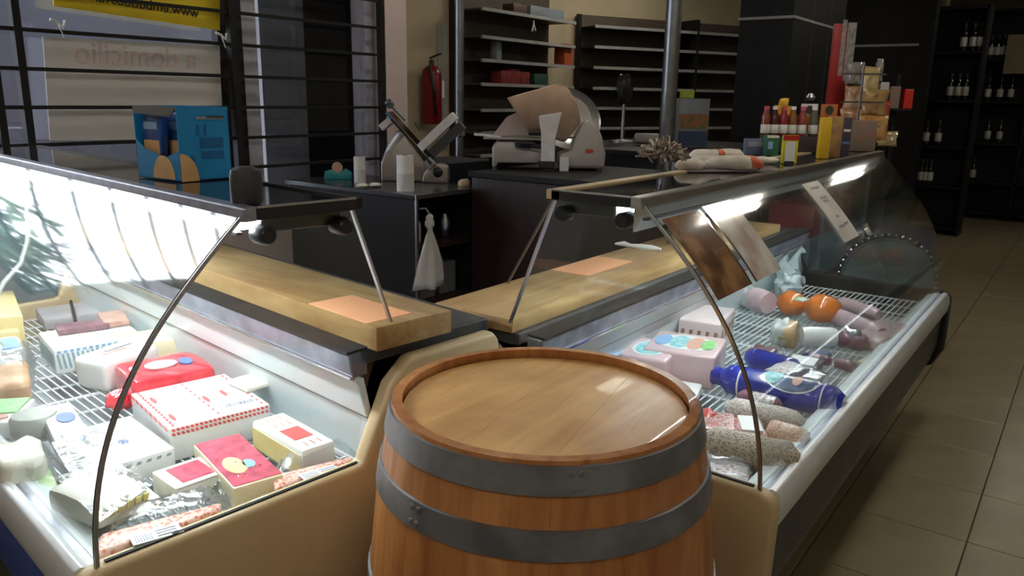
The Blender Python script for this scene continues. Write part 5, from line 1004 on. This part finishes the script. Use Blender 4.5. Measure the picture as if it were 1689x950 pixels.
for i, (fv, a_) in enumerate(((.72, .30), (.42, -.28), (.62, -.1))):
    c = Fr+v_*lv*fv+u_*lu*(.16+.24*i)+Z(HB*.55); b = MB(); w2 = lv*.22; b.add([], []); b.obox(c, v_*w2+up_*w2*a_*.3, u_*lu*.07, up_*HB*.36-v_*a_*.03)
    o = b.obj('biscuit_packet', mat('packet_blue', (.02,.10,.36), .3, coat=.4, col2=(.02,.04,.18), nscale=16), loc=c-up_*HB*.36, bevel=.004, smooth=True, wob=.003); tag(o, ('blue biscuit packet leaning in the left of the box', 'dark blue biscuit packet leaning in the middle of the box', 'blue biscuit packet against the right side of the box')[i], 'biscuit packet')
    b = MB(); b.obox(c-u_*(lu*.07+.001)-up_*HB*.14, v_*w2*.8, u_*.001, up_*HB*.12); b.obj('print', M_bisc, o)
    b = MB(); b.obox(c-u_*(lu*.07+.001)+up_*HB*.18, v_*w2*.7, u_*.001, up_*HB*.05); b.obj('print', K['lblue'], o)
# dark round scale-like thing behind the box
p = at(408, 337, z=RL); b = MB(); b.lathe(p, [(.026, .001), (.030, .006), (.030, .052), (.027, .066), (.015, .072), (.001, .072)], 28); tag(b.obj('round_tin', mat('dark_tin', (.06,.055,.06), .45, .3), loc=p, smooth=True), 'dark round tin beside the blue biscuit box', 'tin')
# ------------------------------------------------------------------ beyond the meat case
# red and blue crates seen through the far glass, black bin with chrome studs
b = MB(); b.box(4.06, 4.80, 1.10, 1.33, 0, .62); b.box(4.06, 4.80, 1.10, 1.33, .621, .86, mi=1); b.box(4.06, 4.80, 1.10, 1.33, .861, 1.02); tag(b.obj('bin', [mat('maroon', (.16,.02,.03), .4), mat('steel_blue', (.12,.18,.26), .5)], loc=(4.4, 1.5, 0), bevel=.006), 'maroon bin with a blue-grey band beyond the far end of the meat case', 'bin')
cT = at(1462, 462, x=4.40); nT = (CAM-cT); nT.z *= .6; nT.normalize()
BB = thing('stud_tray', 'round black tray ringed with bright studs standing beyond the meat case', 'tray', (cT.x, cT.y, 0))
MB().lathe(cT, [(.001, -.02), (.19, -.02), (.235, -.005), (.245, .0), (.235, .012), (.20, .002), (.001, .0)], 48, nT).obj('body', M_clad, BB, smooth=True)
MB().lathe(cT, [(.205, .004), (.212, .016), (.218, .016), (.222, .008)], 48, nT).obj('rim', mat('rim_grey', (.12,.15,.15), .3), BB, smooth=True)
a1_ = nT.orthogonal().normalized(); a2_ = nT.cross(a1_)
for i in range(44): t_ = 2*PI*i/44; MB().lathe(cT+(a1_*math.cos(t_)+a2_*math.sin(t_))*.234+nT*.010, [(.001, -.006), (.011, .0), (.008, .008), (.001, .011)], 8, nT).obj('stud', M_chrome, BB, smooth=True)
MB().prism([(-.12, 0), (.12, 0), (.10, cT.z-.2), (-.10, cT.z-.2)], lambda d, l, z_: Vector((cT.x+.05+l, cT.y+d, z_)), -.08, .10).obj('base', M_blackm, BB)
# ------------------------------------------------------------------ wine shelving far right
def wall_unit(name, label, x0, x1, y0, y1, zs, ztop):
    r = thing(name, label, 'shelf', ((x0+x1)/2, (y0+y1)/2, 0))
    MB().box(x1-.03, x1, y0, y1, 0, ztop).obj('back_panel', M_blackm, r)
    for y in (y0, (y0+y1)/2, y1): MB().box(x0, x1-.03, y-.015, y+.015, 0, ztop).obj('upright', M_blackm, r)
    MB().box(x0, x1-.03, y0, y1, ztop-.04, ztop).obj('top_board', M_blackm, r)
    for z in zs: MB().box(x0, x1-.03, y0+.015, y1-.015, z-.03, z).obj('shelf', M_clad, r)
    return r
zsA = [at(1560, y_, x=10.62).z for y_ in (308, 240, 165, 86)]; zsA = [at(1545, 306, x=10.62).z, at(1530, 240, x=10.62).z, at(1580, 165, x=10.62).z, at(1590, 84, x=10.62).z]
wall_unit('wine_shelf', 'tall black wine shelf, nearer section ending at the aisle', 10.6, 10.95, 1.22, 2.35, [.10]+zsA, 2.62)
zsB = [at(1620, y_, x=12.5).z for y_ in (300, 235, 166, 97)]
wall_unit('wine_shelf', 'tall black wine shelf across the far end of the aisle', 12.5, 12.85, -.6, 2.3, [.10]+zsB, 2.75)
M_wine = mat('wine_glass', (.012,.014,.010), .12, spec=.7); M_wl = mat('wine_label', (.50,.50,.46), .6, var=.08)
b = MB(); b.lathe((0, 0, 0), [(.036, 0), (.038, .006), (.038, .185), (.030, .215), (.015, .24), (.0145, .285), (.016, .287), (.016, .30)], 16); W0 = b.obj('wine_bottle', M_wine, loc=(0, 0, 0), smooth=True)
WLb = MB().lathe((0, 0, .05), [(.0382, 0), (.0388, .001), (.0388, .10), (.0382, .101)], 16).obj('label', M_wl, W0, smooth=True); WC = MB().lathe((0, 0, .26), [(.0165, 0), (.0165, .042), (.001, .043)], 12).obj('capsule', M_charcoal, W0)
tag(W0, 'x', 'bottle'); first = True
ordn = ['leftmost', 'second from left', 'third from left', 'fourth from left', 'fifth from left', 'sixth from left']
rows = [(10.66, zsA[3], (1578, 1593, 1604), 'top shelf, nearer wine section'), (10.66, zsA[2], (1523, 1567, 1580, 1592), 'second shelf, nearer wine section'), (10.66, zsA[1], (1503, 1518, 1538, 1558), 'third shelf, nearer wine section'), (10.66, zsA[0], (1500, 1538, 1545, 1553), 'lowest stocked shelf, nearer wine section'),
        (12.56, zsB[3], (1615, 1624, 1635, 1644), 'top shelf, far wine section'), (12.56, zsB[2], (1606, 1614, 1630, 1650, 1668), 'second shelf, far wine section'), (12.56, zsB[1], (1604, 1613, 1640, 1660), 'third shelf, far wine section'), (12.56, zsB[0], (1606, 1625), 'fourth shelf, far wine section')]
for x, z, pxs, nm in rows:
    for i, px in enumerate(pxs):
        p = at(px, 150, x=x); loc = (x, p.y, z+.001); lb = 'dark wine bottle, %s on %s' % (ordn[i], nm)
        if first: W0.location = loc; W0['label'] = lb; W0['group'] = 'wine bottles on the black shelves'; first = False
        else: copy_tree(W0, loc, lb, 'wine bottles on the black shelves')
b = MB(); p = at(1600, 200, x=10.62); b.box(10.60, 10.615, at(1689, 60, x=12.4).y, 0, 0, 0)
b = MB(); ya, yb = at(1700, 80, x=12.45).y, at(1660, 80, x=12.45).y; b.box(12.44, 12.455, ya-.1, yb, 1.93, 2.42); tag(b.obj('poster', mat('poster_tan', (.24,.20,.12), .7), loc=(12.45, yb, 1.93)), 'tan poster fixed to the far wine shelf at the picture edge', 'poster')
b = MB(); ya, yb = at(1562, 8, x=10.7).y, at(1523, 8, x=10.7).y; b.box(10.66, 10.9, ya, yb, 2.621, 2.9); tag(b.obj('carton', mat('carton_tan', (.20,.15,.09), .7), loc=(10.8, (ya+yb)/2, 2.621), bevel=.004), 'tan carton on top of the nearer wine shelf', 'box')
